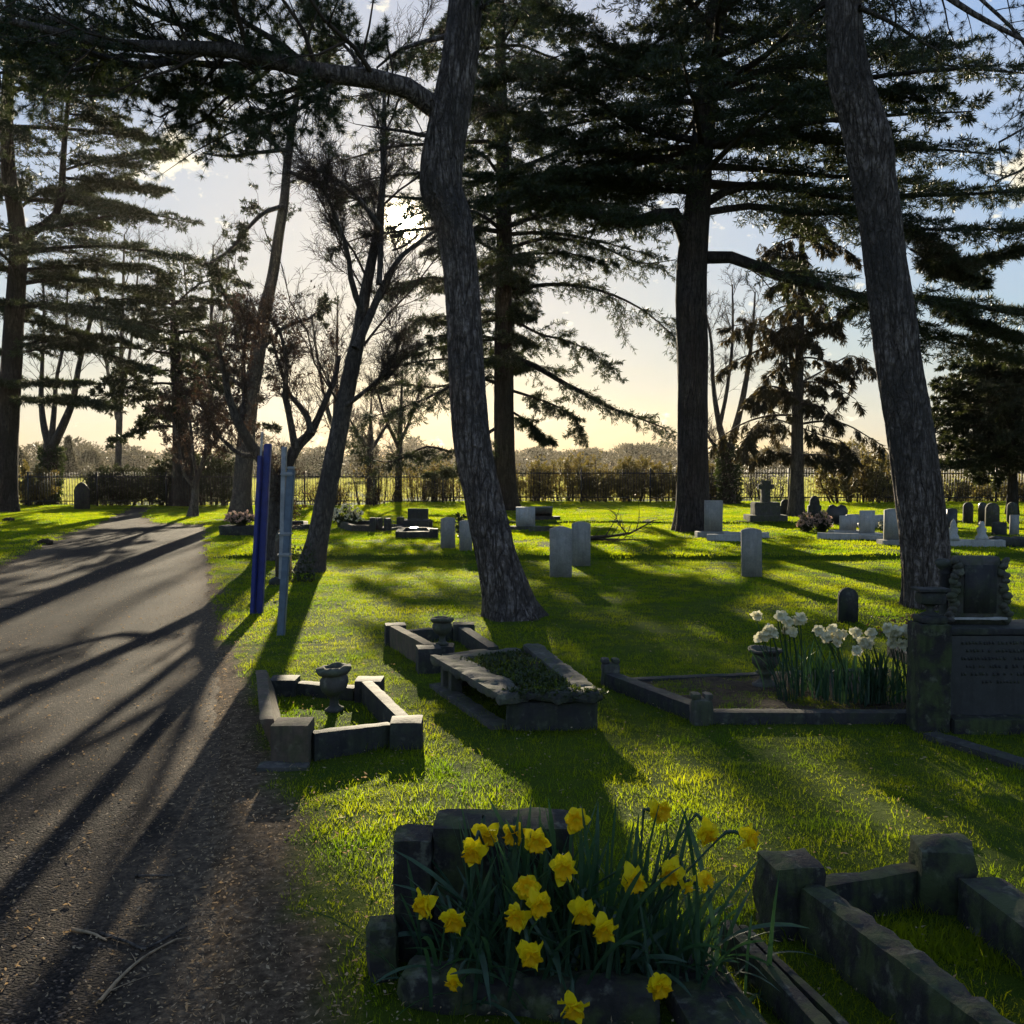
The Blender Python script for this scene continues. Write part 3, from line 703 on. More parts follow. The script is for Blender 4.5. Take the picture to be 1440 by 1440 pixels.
# --- 9. cedar at the left edge
def lf9(z, a):
    c = math.cos(a); return (5.4 if c > 0 else 3.) * (1 - max(0, z - 15) / 12) * (.6 if z < 7 else 1)
cedar('cedar_tree', 'tall layered cedar cut by the left edge beyond the path', (8, 716), 35.,
      [(6, 717), (9, 640), (14, 560), (18, 480), (22, 420), (26, 350), (22, 300), (12, 240), (10, 160), (14, 60), (16, -60), (20, -190), (24, -260)],
      [.40, .36, .34, .32, .30, .28, .26, .23, .2, .17, .12, .07, .03],
      [([(28, 345), (45, 325), (72, 310), (85, 285), (88, 240), (92, 180), (98, 120), (100, 60)], -.5, .17),
       ([(20, 360), (70, 350), (140, 346), (200, 352), (262, 362)], -2, .10), ([(20, 400), (90, 392), (160, 400), (230, 410)], 1, .09),
       ([(20, 432), (80, 430), (140, 445), (200, 465)], -1.5, .09), ([(18, 490), (60, 480), (110, 484), (170, 505), (215, 520)], 1, .08), ([(16, 560), (60, 562), (110, 560), (150, 570)], -.8, .05),
       ([(88, 240), (130, 228), (180, 225), (235, 212)], -1, .05), ([(90, 250), (140, 255), (190, 262), (222, 268)], 1, .05), ([(85, 285), (130, 280), (180, 292), (205, 300)], -1, .05),
       ([(95, 160), (130, 165), (170, 180), (205, 195)], .5, .04), ([(98, 130), (130, 120), (170, 118), (200, 130)], -.8, .05), ([(72, 310), (110, 308), (150, 318)], 1, .04),
       ([(20, 380), (80, 375), (150, 372), (215, 380)], .6, .06), ([(18, 450), (60, 455), (120, 470), (170, 478)], .8, .06), ([(20, 300), (60, 270), (120, 270), (170, 250)], 2, .06)],
      tiers(4.6, 20, 1.25, 3), lf9, 23, dens=1., nl=26, expk=dict(sec=28, ter=8, la=.34, lb=.14), rndk=dict(sec=19, ter=8), leafL=.17, leafW=.030, flat=.25)

# --- 11. dark evergreens, left of centre by the fence
cedar('yew_tree', 'dense dark evergreen spreading low over the far end of the path', (258, 709), 40.,
      [(256, 711), (257, 660), (254, 600), (250, 540), (246, 480), (244, 430), (242, 390)], [.42, .38, .3, .24, .18, .1, .03],
      [([(252, 560), (215, 552), (180, 545), (150, 560)], -1, .07), ([(252, 600), (215, 600), (180, 610), (158, 625)], 1, .06), ([(250, 540), (290, 530), (330, 540), (360, 560)], -1, .07), ([(248, 480), (210, 470), (180, 465)], .5, .05),
       ([(248, 470), (290, 460), (330, 450), (370, 455)], 1, .06), ([(245, 430), (280, 400), (320, 392), (350, 400)], -.5, .05), ([(244, 430), (215, 415), (190, 410)], .3, .05)],
      np.linspace(3.3, 8.6, 24), lambda z, a: (3.3 if z < 7 else 3.3 - (z - 7) * .9), 24, nl=20, mat='darkleaf', leafL=.16, leafW=.045, flat=1.2, sec=13, ter=7)
# --- 14. yew at the right edge
cedar('yew_tree', 'broad dark yew with a thin stem at the right edge behind the round topped stones', (1424, 702), 30.,
      [(1423, 716), (1424, 690), (1425, 650), (1428, 600), (1432, 560), (1436, 520)], [.15, .13, .12, .10, .07, .03],
      [([(1425, 640), (1385, 645), (1350, 655), (1325, 652)], -.8, .05), ([(1425, 600), (1385, 590), (1345, 588), (1318, 590)], .6, .05), ([(1428, 570), (1400, 550), (1370, 540), (1345, 538)], -.5, .04), ([(1430, 550), (1412, 520), (1395, 505)], .4, .03), ([(1425, 665), (1400, 672), (1365, 670)], 1, .03)],
      np.linspace(1.5, 5.2, 84), lambda z, a: 2.6 - abs(z - 2.7) * .45, 25, nl=34, mat='darkleaf', leafL=.12, leafW=.03, flat=1.2, sec=13, ter=7, rise=.2)
# --- 12. drooping cypress
def lf12(z, a): return (1.0 + .6 * math.sin(z * 2.6 + a * 2)) * (1.75 if z < 5.4 else 1.25) * (1 - max(0, z - 8.5) / 4)
cedar('cypress_tree', 'drooping brown leaved cypress with a double stem right of the big cedar', (1121, 733), 29.,
      [(1120, 735), (1121, 690), (1121, 620), (1122, 560), (1124, 500), (1126, 420), (1128, 330), (1130, 270), (1130, 230)], [.21, .19, .17, .15, .12, .10, .07, .05, .02],
      [([(1121, 560), (1114, 520), (1110, 470), (1107, 400), (1103, 330)], .3, .09), ([(1124, 470), (1150, 455), (1180, 442), (1205, 420)], -.5, .03), ([(1122, 490), (1095, 470), (1060, 455), (1032, 458)], -.3, .03),
       ([(1122, 600), (1090, 590), (1060, 600), (1046, 630)], -.5, .025), ([(1122, 600), (1155, 612), (1185, 622), (1200, 640)], .4, .025), ([(1122, 540), (1160, 520), (1195, 500), (1214, 510)], .4, .03),
       ([(1121, 640), (1085, 636), (1060, 645)], .5, .03), ([(1122, 560), (1095, 545), (1068, 545), (1055, 560)], .6, .04), ([(1122, 640), (1160, 640), (1190, 650)], -.4, .03)],
      np.linspace(2.8, 9, 26), lf12, 26, nl=20, mat='brownleaf', leafL=.19, leafW=.028, flat=1.3, hang=1.0, sec=8, ter=7, droop=-.5, expk=dict(sec=16, ter=9, la=.28, lb=.28), rise=.15, bark='barkgrey')

# --- bare / open trees
def open_tree(name, label, Y, stems, seed, lv=(9, 7, 6), la=(.55, .5, .45), leafmat=None, nleaf=0, leafL=.09, leafW=.05, bark='barkgrey', tw=.0045, ang=38, rise=.35, group='bare trees', ivy=None, clump=None, maxz=None, cluster=.35, fine=0):
    r = np.random.default_rng(seed)
    S = []
    for px, w, dy in stems: S.append((pxpts(px, Y, dy), [q * Y / F / 2 for q in w]))
    b = S[0][0][0].copy(); b[2] = float(gz(b[0], b[1])) - .05; S[0][0][0][2] = b[2]
    t = tree(name, label, 'tree', b, group)
    tb = MB()
    for i, (p, rr) in enumerate(S): trunk_mesh(tb, p, rr, 22 if i == 0 else 12, 4, .05, .45 if i == 0 else 0, .4, seed=seed + i)
    tb.build('trunk', M[bark], t, smooth=True)
    wood = MB()
    P = np.stack([resamp(p, 10) for p, _ in S])
    A = spawn(P, lv[0], .28, 1., ang + 8, la[0], la[0] * .5, rise=rise, planar=False, k=6, wob=.25, minlen=.5, r=r)
    B = spawn(A, lv[1], .15, 1., ang, la[1], la[1] * .5, rise=rise * .5, planar=False, k=5, wob=.25, minlen=.3, r=r)
    C = spawn(B, lv[2], .15, 1., ang, la[2], la[2] * .6, rise=.1, planar=False, k=4, wob=.2, minlen=.18, r=r)
    tubes(wood, A, lradius(A, .009, tw * 2), 5); tubes(wood, B, lradius(B, .009, tw * 1.4), 4); tubes(wood, C, lradius(C, .008, tw), 3)
    if fine: Dd = spawn(C, fine, .15, 1., ang + 5, .6, .4, rise=.1, planar=False, k=3, wob=.2, minlen=.14, r=r); tubes(wood, Dd, lradius(Dd, .007, tw * .8), 3)
    wood.build('branches', M['twig'], t)
    if leafmat:
        lf = MB()
        if cluster:
            keep = fbm(C[:, -1] * 1.1 + seed, 3) > cluster - .35
            C = C[keep]
        p, d = pts_on(C, nleaf, .3, 1., r=r); leaves(lf, p, d, leafL, leafW, 1.2, 0, r=r)
        lf.build('crown', M[leafmat], t)
    if ivy:
        lf = MB(); p0 = resamp(S[0][0], 40); n = 2600; i = r.integers(0, int(40 * ivy), n)
        rad = S[0][1][0] * 1.05; a = r.uniform(0, 2 * PI, n)
        q = p0[i] + np.stack([np.cos(a), np.sin(a), a * 0], 1) * (rad * r.uniform(.9, 1.35, n))[:, None] + r.normal(0, .05, (n, 3))
        leaves(lf, q, np.stack([np.cos(a), np.sin(a), a * 0 - .5], 1), .11, .09, .6, 0, r=r); lf.build('ivy', M['ivy'], t)
    return t
open_tree('bare_tree', 'slim leaning bare tree forking high up, standing left of the middle pine', 15.3,
          [([(437, 805), (445, 770), (458, 700), (472, 630), (484, 570), (495, 515), (505, 470), (512, 420), (524, 360), (534, 300), (541, 220), (540, 140), (546, 90)], [34, 29, 27, 25, 23, 21, 19, 16, 13, 10, 8, 5, 3], .6),
           ([(500, 490), (522, 440), (540, 400), (560, 365), (590, 340), (622, 318)], [13, 11, 9, 7, 6, 4], .8),
           ([(510, 440), (495, 400), (488, 350), (470, 300), (455, 260)], [9, 8, 6, 5, 3], -.6), ([(534, 320), (505, 280), (470, 250), (440, 238)], [8, 6, 4, 3], -.5),
           ([(533, 400), (536, 340), (538, 280), (536, 200)], [8, 7, 5, 3], .6), ([(487, 570), (520, 545), (548, 515), (560, 480)], [7, 6, 4, 3], -.5)], 31, lv=(12, 8, 6), la=(.36, .5, .5), tw=.0042, fine=4)
open_tree('holm_oak', 'dark small leaved tree forking low just behind the blue post', 17.2,
          [([(379, 790), (384, 750), (388, 710), (391, 672)], [34, 28, 27, 26], .1),
           ([(389, 690), (374, 655), (355, 628), (338, 600), (322, 560), (315, 520), (305, 480)], [18, 17, 15, 13, 10, 7, 4], -.8), ([(392, 690), (402, 655), (420, 625), (437, 610), (455, 570), (470, 535), (478, 500)], [20, 17, 15, 12, 9, 7, 4], .8),
           ([(415, 630), (408, 590), (400, 550), (404, 510), (392, 460)], [11, 9, 8, 6, 4], -.4), ([(437, 610), (430, 580), (410, 560), (398, 530), (380, 470)], [9, 8, 7, 5, 3], .3), ([(338, 600), (345, 560), (342, 510), (350, 450)], [9, 7, 6, 4], .5),
           ([(365, 640), (340, 640), (315, 620), (296, 600)], [9, 7, 5, 4], .4)],
          32, lv=(9, 7, 6), la=(.55, .5, .5), leafmat='plumleaf', nleaf=5, leafL=.05, leafW=.026, group='open leafy trees', tw=.004, cluster=.22, fine=2)
open_tree('scots_pine', 'tall pine with clumped needles and a bare sinuous upper trunk left of centre', 30.,
          [([(336, 733), (340, 690), (346, 620), (352, 560), (362, 500), (372, 440), (384, 385), (392, 330), (400, 280), (404, 230), (412, 170), (422, 110), (432, 60), (440, 25)], [30, 25, 24, 22, 20, 18, 15, 14, 12, 11, 9, 7, 5, 3], .3),
           ([(398, 290), (370, 300), (345, 325), (325, 350), (295, 370)], [7, 6, 5, 4, 3], -.8), ([(402, 240), (440, 255), (475, 270), (500, 280)], [6, 5, 4, 3], .6), ([(405, 220), (370, 190), (340, 175), (310, 170)], [7, 6, 5, 3], .9), ([(405, 210), (360, 215), (320, 220), (285, 215)], [6, 5, 4, 3], -.8),
           ([(360, 500), (400, 460), (430, 450), (445, 440)], [6, 5, 4, 3], .5), ([(366, 470), (330, 440), (310, 400), (300, 380)], [6, 5, 4, 3], .4), ([(355, 550), (320, 530), (290, 500), (270, 490)], [6, 5, 4, 3], -.6), ([(420, 120), (450, 90), (465, 75)], [5, 4, 3], .4)],
          33, lv=(8, 5, 4), la=(.22, .5, .5), leafmat='darkleaf', nleaf=26, leafL=.11, leafW=.03, group='pine trees', rise=.3, cluster=.2, fine=2)
open_tree('bare_tree', 'ivy wrapped bare tree with a wide fork near the left railings', 42.,
          [([(66, 709), (69, 680), (71, 650), (72, 625)], [22, 19, 20, 20], 0), ([(70, 630), (62, 600), (58, 560), (60, 500), (62, 440), (60, 380)], [12, 9, 7, 5, 4, 2], .8), ([(73, 630), (90, 595), (103, 560), (112, 510), (130, 440), (140, 390)], [13, 11, 9, 7, 5, 2], -.5), ([(72, 620), (76, 580), (80, 530), (92, 470), (95, 400)], [9, 7, 5, 4, 2], .3)],
          34, lv=(7, 6, 5), la=(.4, .5, .5), tw=.007, ivy=.95, fine=3)
open_tree('bare_tree', 'ivy wrapped bare tree between the big cedar and the drooping cypress', 38.5,
          [([(1026, 714), (1025, 680), (1024, 650), (1022, 622)], [22, 19, 19, 18], 0), ([(1020, 630), (1010, 590), (1003, 540), (1000, 480), (990, 430)], [11, 8, 6, 4, 2], .5), ([(1026, 630), (1040, 580), (1050, 530), (1058, 470), (1062, 410)], [12, 9, 7, 4, 2], -.5), ([(1012, 600), (1022, 550), (1030, 480), (1030, 400)], [6, 5, 4, 2], .3), ([(1022, 650), (1000, 620), (985, 590)], [5, 4, 2], .5)],
          35, lv=(8, 6, 6), la=(.35, .5, .5), tw=.007, ivy=.95, fine=3)
open_tree('plum_tree', 'small dark leaved plum with a thin pale stem on the grass beside the path end', 31.5,
          [([(271, 728), (274, 700), (276, 675), (285, 650), (292, 620), (300, 590)], [13, 9, 8, 6, 5, 3], 0), ([(275, 685), (262, 672), (256, 655), (250, 620), (240, 580)], [6, 5, 4, 4, 3], .4), ([(277, 672), (272, 640), (268, 600), (262, 560)], [5, 4, 4, 2], -.5), ([(287, 645), (305, 615), (325, 590), (335, 575)], [5, 4, 3, 2], .5)],
          36, lv=(8, 6, 5), la=(.6, .5, .5), leafmat='plumleaf', nleaf=11, leafL=.07, leafW=.04, group='open leafy trees', tw=.006, cluster=.2, fine=1)
for k_, (bx, tx_, ty, Yb, sd_, lab) in enumerate([(165, 175, 330, 62., 41, 'thin bare tree far beyond the railings showing over the layered cedar'), (290, 300, 345, 66., 42, 'pale bare crown seen against the bright sky left of the sinuous pine'), (470, 475, 420, 50., 43, 'thin bare tree behind the fork of the slim leaning tree'), (560, 566, 520, 43., 44, 'scrubby bare tree by the railings left of the middle pine'), (520, 522, 560, 41.5, 45, 'upright bare sapling by the railings right of the leaning bare tree')]):
    open_tree('bare_tree', lab, Yb, [([(bx, 655 + 2280 / Yb - 1), ((bx * 2 + tx_) / 3, 655 - (655 - ty) * .25), ((bx + 2 * tx_) / 3, 655 - (655 - ty) * .6), (tx_, ty)], [9, 8, 5, 2], 0)] + [([(bx, 655 - (655 - ty) * .2), (bx + s_ * 18, 655 - (655 - ty) * .5), (bx + s_ * 32, ty + 22)], [6, 4, 2], s_) for s_ in (-1, 1)],
              sd_, lv=(11, 7, 5), la=(.38, .5, .5), tw=.007, fine=3)

# ------------------------------------------------------------------ shrubs along the railings
def shrub(name, label, px, wpx, top, Y, seed, mat='hedgeleaf', nst=14, nl=5, leafL=.10, leafW=.06, group='shrubs along the railings', cat='shrub', dense=1., bare=False):
    r = np.random.default_rng(seed)
    b = at(px, 700, Y); b[2] = float(gz(b[0], b[1])); hgt = H + (655 - top) / F * Y - b[2]; half = wpx * Y / F / 2
    t = thing(name, label, cat, b, group)
    st = []
    for i in range(nst):
        a = r.uniform(0, 2 * PI); q = r.random() ** .5 * half; o_ = np.array([math.cos(a), math.sin(a) * .6, 0])
        hh = hgt * r.uniform(.5, 1.) * (1 - .30 * (q / half) ** 2)
        st.append(np.array([b + o_ * q * .7 - [0, 0, .05], b + o_ * q * .85 + [0, 0, hh * .35], b + o_ * q * .95 + [0, 0, hh * .7], b + o_ * q + [0, 0, hh]]) + r.normal(0, .04, (4, 3)))
    P = np.stack([resamp(s, 6) for s in st])
    wood = MB(); tubes(wood, P, np.linspace(.03, .01, 6)[None] * r.uniform(.6, 1.6, (nst, 1)), 5)
    A = spawn(P, int(10 * dense), .12, 1., 50, .4, .2, rise=.2, planar=False, k=4, wob=.3, minlen=.3, r=r)
    B = spawn(A, 5, .1, 1., 50, .5, .3, rise=.1, planar=False, k=3, wob=.3, minlen=.15, r=r)
    tubes(wood, A, lradius(A, .012, .007), 4); tubes(wood, B, lradius(B, .01, .005), 3)
    wood.build('stems', M['twig'], t)
    if not bare:
        lf = MB(); p, d = pts_on(B, nl, .1, 1., r=r); leaves(lf, p, d, leafL, leafW, 1.2, 0, r=r); lf.build('foliage', M[mat], t)
    return t
SH = [(36, 60, 652, 40.8, 'hedgeleaf', 'leafy shrub at the railings between the left cedar and the ivy wrapped tree', 1.2, 8),
      (150, 60, 655, 40.6, 'darkleaf', 'dark laurel bush right of the pointed headstone', 1.5, 12), (185, 50, 650, 40.9, 'darkleaf', 'dark laurel bush against the railings near the path end', 1.4, 11),
      (228, 44, 640, 41., 'darkleaf', 'tall dark bush at the far end of the path', 1.5, 13), (300, 60, 628, 40.6, 'darkleaf', 'big dark bush behind the small plum tree', 1.6, 14), (268, 50, 640, 41.3, 'darkleaf', 'dark bush filling in behind the yew trunk', 1.4, 12),
      (462, 60, 668, 41., 'hedgeleaf', 'low thorny bush behind the foot of the leaning bare tree', 1., 1), (528, 50, 640, 41., 'hedgeleaf', 'twiggy upright bush left of the kerbed grave with flowers', 1., 1), (590, 60, 640, 41.2, 'hedgeleaf', 'twiggy bush with a dark stem behind the far grave kerbs', 1.2, 2), (628, 40, 645, 41., 'hedgeleaf', 'twiggy bush touching the left side of the middle pine', 1., 2),
      (748, 50, 643, 41., 'hedgeleaf', 'rounded hedge shrub just right of the slender cedar trunk', 1.2, 4), (800, 60, 640, 41.1, 'hedgeleaf', 'rounded hedge shrub behind the shining sloped stone', 1.2, 4), (850, 60, 648, 40.9, 'hedgeleaf', 'rounded hedge shrub behind the fallen branch', 1.3, 5), (900, 60, 640, 41.1, 'hedgeleaf', 'taller hedge shrub left of the big cedar trunk', 1.4, 7), (942, 40, 646, 41., 'hedgeleaf', 'hedge shrub touching the left side of the big cedar trunk', 1.3, 7),
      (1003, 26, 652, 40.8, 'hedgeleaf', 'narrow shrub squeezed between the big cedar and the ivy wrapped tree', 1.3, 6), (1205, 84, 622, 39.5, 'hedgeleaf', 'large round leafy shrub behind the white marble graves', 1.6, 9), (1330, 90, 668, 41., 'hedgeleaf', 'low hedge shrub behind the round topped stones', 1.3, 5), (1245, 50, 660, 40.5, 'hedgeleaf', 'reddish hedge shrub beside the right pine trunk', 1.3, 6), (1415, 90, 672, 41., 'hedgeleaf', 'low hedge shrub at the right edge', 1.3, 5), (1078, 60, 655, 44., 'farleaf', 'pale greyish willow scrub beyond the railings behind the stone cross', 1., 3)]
for i, (px, wp, top, Yb, mt, lab, dn, nl) in enumerate(SH):
    shrub('shrub', lab, px, wp * (1.35 if mt == 'hedgeleaf' else 1.15), top, Yb, 60 + i, mt, 20, int(nl * (1.5 if mt == 'hedgeleaf' else .8)), dense=dn, leafL=.08, leafW=.05)

# ------------------------------------------------------------------ distant trees
r = np.random.default_rng(77)
far = MB()
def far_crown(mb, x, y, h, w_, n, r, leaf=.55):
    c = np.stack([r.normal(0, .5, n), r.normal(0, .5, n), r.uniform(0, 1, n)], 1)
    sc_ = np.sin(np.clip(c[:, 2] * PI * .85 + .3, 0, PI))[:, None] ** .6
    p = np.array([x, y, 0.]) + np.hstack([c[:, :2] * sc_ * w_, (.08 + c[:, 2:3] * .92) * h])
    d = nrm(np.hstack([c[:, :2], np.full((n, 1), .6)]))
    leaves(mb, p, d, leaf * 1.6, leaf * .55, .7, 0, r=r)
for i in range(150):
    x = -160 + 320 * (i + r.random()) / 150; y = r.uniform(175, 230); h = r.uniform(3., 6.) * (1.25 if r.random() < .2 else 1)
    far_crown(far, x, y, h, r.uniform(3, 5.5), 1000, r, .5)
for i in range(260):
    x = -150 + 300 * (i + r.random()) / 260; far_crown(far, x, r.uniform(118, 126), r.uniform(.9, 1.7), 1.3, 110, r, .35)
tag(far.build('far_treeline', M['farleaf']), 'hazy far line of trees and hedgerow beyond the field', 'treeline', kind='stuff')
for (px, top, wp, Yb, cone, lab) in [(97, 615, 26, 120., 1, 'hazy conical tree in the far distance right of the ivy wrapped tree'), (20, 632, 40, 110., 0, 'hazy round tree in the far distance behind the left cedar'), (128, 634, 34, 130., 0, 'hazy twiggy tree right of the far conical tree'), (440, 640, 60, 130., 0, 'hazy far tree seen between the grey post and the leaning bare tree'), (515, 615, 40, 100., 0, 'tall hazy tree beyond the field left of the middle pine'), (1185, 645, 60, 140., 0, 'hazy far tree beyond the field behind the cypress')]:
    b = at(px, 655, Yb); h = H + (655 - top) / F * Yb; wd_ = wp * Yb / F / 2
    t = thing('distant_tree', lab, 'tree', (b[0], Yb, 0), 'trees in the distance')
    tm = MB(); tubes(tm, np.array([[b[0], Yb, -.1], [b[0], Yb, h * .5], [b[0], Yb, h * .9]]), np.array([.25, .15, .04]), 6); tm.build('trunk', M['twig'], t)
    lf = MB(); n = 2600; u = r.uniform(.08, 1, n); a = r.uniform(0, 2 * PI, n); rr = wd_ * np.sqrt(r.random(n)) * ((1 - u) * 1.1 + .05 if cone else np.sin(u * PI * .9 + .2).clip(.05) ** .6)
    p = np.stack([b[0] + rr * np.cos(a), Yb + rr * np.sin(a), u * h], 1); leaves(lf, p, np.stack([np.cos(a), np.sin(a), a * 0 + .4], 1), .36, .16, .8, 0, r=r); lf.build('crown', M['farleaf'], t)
# ------------------------------------------------------------------ railings
YF = 39.6
fence = thing('iron_railings', 'long dark iron railing fence with vertical bars along the far edge of the cemetery', 'fence', (0, YF, 0))
r = np.random.default_rng(5)
def boxV(c, s, R=None):
    v = np.array([[x, y, z] for x in (-1, 1) for y in (-1, 1) for z in (-1, 1)], float) * np.array(s) / 2
    if R is not None: v = v @ R.T
    return v + np.array(c)
BF = np.array([[0, 1, 3, 2], [4, 6, 7, 5], [0, 4, 5, 1], [2, 3, 7, 6], [0, 2, 6, 4], [1, 5, 7, 3]])
pw = 2.75
for i in range(-12, 13):
    x0 = i * pw; pm = MB(); g_ = float(gz(x0, YF))
    pm.add(boxV((x0, YF, g_ + .63), (.06, .06, 1.5)), BF); pm.build('fence_post', M['iron'], fence)
    if i == 12: break
    m_ = MB()
    for z in (.22, 1.18): m_.add(boxV((x0 + pw / 2, YF + .002, g_ + z), (pw - .06, .012, .045)), BF)
    n = 25
    for k in range(1, n):
        x = x0 + pw * k / n; z1 = 1.30 + r.normal(0, .006)
        m_.add(boxV((x, YF, g_ + z1 / 2 + .03), (.016, .016, z1 - .06)), BF)
        m_.add(np.array([[x - .011, YF - .011, g_ + z1], [x + .011, YF - .011, g_ + z1], [x + .011, YF + .011, g_ + z1], [x - .011, YF + .011, g_ + z1], [x, YF, g_ + z1 + .07]]), [[0, 1, 4], [1, 2, 4], [2, 3, 4], [3, 0, 4]])
    m_.build('railing_panel', M['iron'], fence)

# ------------------------------------------------------------------ stone tools
def rbox(mb, p0, p1, w_, z0, z1, rnd=.012, seed=0, amp=.004, step=.035, tilt=0., zend=None, taper=0., ztilt=0., xs=0.):
    """rough stone bar from ground point p0 to p1 (centre line), width w_, from z0 up to z1"""
    p0 = np.array(p0[:2], float); p1 = np.array(p1[:2], float); d = p1 - p0; L = np.linalg.norm(d); d /= L; n = np.array([-d[1], d[0]])
    h = z1 - z0; hs = np.array([L, w_, h]) / 2
    V, Fc = [], []; base = 0
    for ax in range(3):
        a, b = [q for q in range(3) if q != ax]
        na, nb = [max(2, min(70, int(2 * hs[q] / step))) for q in (a, b)]
        ga, gb_ = np.meshgrid(np.linspace(-hs[a], hs[a], na + 1), np.linspace(-hs[b], hs[b], nb + 1))
        for s in (-1, 1):
            q = np.zeros(ga.shape + (3,)); q[..., a] = ga; q[..., b] = gb_; q[..., ax] = s * hs[ax]
            V.append(q.reshape(-1, 3)); i_ = np.arange(ga.size).reshape(ga.shape) + base; base += ga.size
            f = np.stack([i_[:-1, :-1], i_[:-1, 1:], i_[1:, 1:], i_[1:, :-1]], -1).reshape(-1, 4)
            flip = (s < 0) ^ (ax == 1); Fc.append(f[:, ::-1] if flip else f)
    V = np.concatenate(V); rn = min(rnd, hs.min() * .9)
    inner = np.clip(V, -(hs - rn), hs - rn); dl = V - inner; ln = np.linalg.norm(dl, axis=1, keepdims=True)
    V = inner + dl / np.maximum(ln, 1e-9) * np.minimum(ln, rn) * (ln > 1e-6)
    wp = V * 1.; wp[:, 2] += seed * 7.1
    dn = nrm(V / hs)
    V = V + dn * (amp * (1.6 * fbm(wp * 9 + seed, 3) + .8 * fbm(wp * 40 + seed, 2)))[:, None]
    up = (V[:, 2:3] / h + .5)
    V[:, 1:2] *= (1 - taper * up); V[:, 1:2] += tilt * up * h
    V[:, 2] += ztilt * V[:, 0] + xs * V[:, 1]
    if zend is not None: V[:, 2] += (V[:, 0] / L + .5) * zend * up[:, 0]
    W_ = np.empty_like(V); c = (p0 + p1) / 2
    W_[:, 0] = c[0] + V[:, 0] * d[0] + V[:, 1] * n[0]; W_[:, 1] = c[1] + V[:, 0] * d[1] + V[:, 1] * n[1]; W_[:, 2] = (z0 + z1) / 2 + V[:, 2]
    mb.add(W_, np.concatenate(Fc))
def stone(parent, name, mat, *a, **k):
    label = k.pop('label', None)
    mb = MB(); rbox(mb, *a, **k); o = mb.build(name, M[mat], parent, smooth=True)
    if label: o['label'] = label
    return o
def block(parent, name, mat, c, sx, sy, z0, z1, ang=0., **k):
    d = np.array([math.cos(ang), math.sin(ang)]) * sx / 2; c = np.array(c[:2], float)
    return stone(parent, name, mat, c - d, c + d, sy, z0, z1, **k)
def lathe(mb, c, prof, seg=36, tilt=(0, 0), dent=0., seed=0, lob=0, lobz=(0, 1)):
    prof = np.array(prof, float); a = np.arange(seg) * 2 * PI / seg; k = len(prof)
    R = prof[:, 0][:, None] * np.ones(seg); Z = prof[:, 1][:, None] * np.ones(seg)
    if lob: R = R * (1 + .05 * np.cos(a * lob)[None] * ((Z > lobz[0]) & (Z < lobz[1])))
    V = np.stack([R * np.cos(a), R * np.sin(a), Z], -1)
    if dent: V = V * (1 + dent * fbm(V * 14 + seed, 3))[..., None]
    V[..., 2] += V[..., 0] * tilt[0] * (Z > 0) + V[..., 1] * tilt[1]
    V = V.reshape(-1, 3) + np.array(c)
    i = (np.arange(k - 1) * seg)[:, None]; j = np.arange(seg)[None]; j2 = (j + 1) % seg
    mb.add(V, np.stack([i + j, i + j2, i + seg + j2, i + seg + j], -1).reshape(-1, 4))
def slab(mb, prof, th, bev=.008):
    """upright slab: 2D outline (x,z) extruded in y, bevelled; returns arrays"""
    bm = bmesh.new(); vs = [bm.verts.new((x, -th / 2, z)) for x, z in prof]; f = bm.faces.new(vs)
    ex = bmesh.ops.extrude_face_region(bm, geom=[f]); bmesh.ops.translate(bm, vec=(0, th, 0), verts=[v for v in ex['geom'] if isinstance(v, bmesh.types.BMVert)])
    bmesh.ops.recalc_face_normals(bm, faces=bm.faces)
    ed = [e for e in bm.edges if abs(e.verts[0].co.y - e.verts[1].co.y) < 1e-6]
    bmesh.ops.bevel(bm, geom=ed, offset=bev, segments=2, affect='EDGES')
    bmesh.ops.triangulate(bm, faces=[q for q in bm.faces if len(q.verts) > 4])
    bm.verts.index_update(); V = np.array([v.co[:] for v in bm.verts])
    q4 = [[v.index for v in q.verts] for q in bm.faces if len(q.verts) == 4]; q3 = [[v.index for v in q.verts] for q in bm.faces if len(q.verts) == 3]
    bm.free(); return V, q4, q3
def outline(kind, w_, h):
    if kind == 'flat': return [(-w_ / 2, 0), (w_ / 2, 0), (w_ / 2, h), (-w_ / 2, h)]
    if kind == 'seg': return [(-w_ / 2, 0), (w_ / 2, 0)] + [(w_ / 2 * s, h * (.955 + .045 * (1 - s * s))) for s in np.linspace(1, -1, 13)]
    if kind == 'round': return [(-w_ / 2, 0), (w_ / 2, 0)] + [(w_ / 2 * math.cos(a), h - w_ / 2 + w_ / 2 * math.sin(a)) for a in np.linspace(0, PI, 15)]
    if kind == 'gothic': return [(-w_ / 2, 0), (w_ / 2, 0), (w_ / 2, h * .72), (w_ * .36, h * .86), (w_ * .2, h * .95), (0, h), (-w_ * .2, h * .95), (-w_ * .36, h * .86), (-w_ / 2, h * .72)]
    if kind == 'shoulder': return [(-w_ / 2, 0), (w_ / 2, 0), (w_ / 2, h * .62), (w_ * .36, h * .66)] + [(w_ * .36 * math.cos(a), h * .72 + h * .28 * math.sin(a)) for a in np.linspace(0, PI, 11)] + [(-w_ * .36, h * .66), (-w_ / 2, h * .62)]
    if kind == 'heart': return [(-w_ * .3, 0), (w_ * .3, 0), (w_ * .48, h * .45), (w_ * .5, h * .75), (w_ * .38, h * .95), (w_ * .2, h), (0, h * .88), (-w_ * .2, h), (-w_ * .38, h * .95), (-w_ * .5, h * .75), (-w_ * .48, h * .45)]
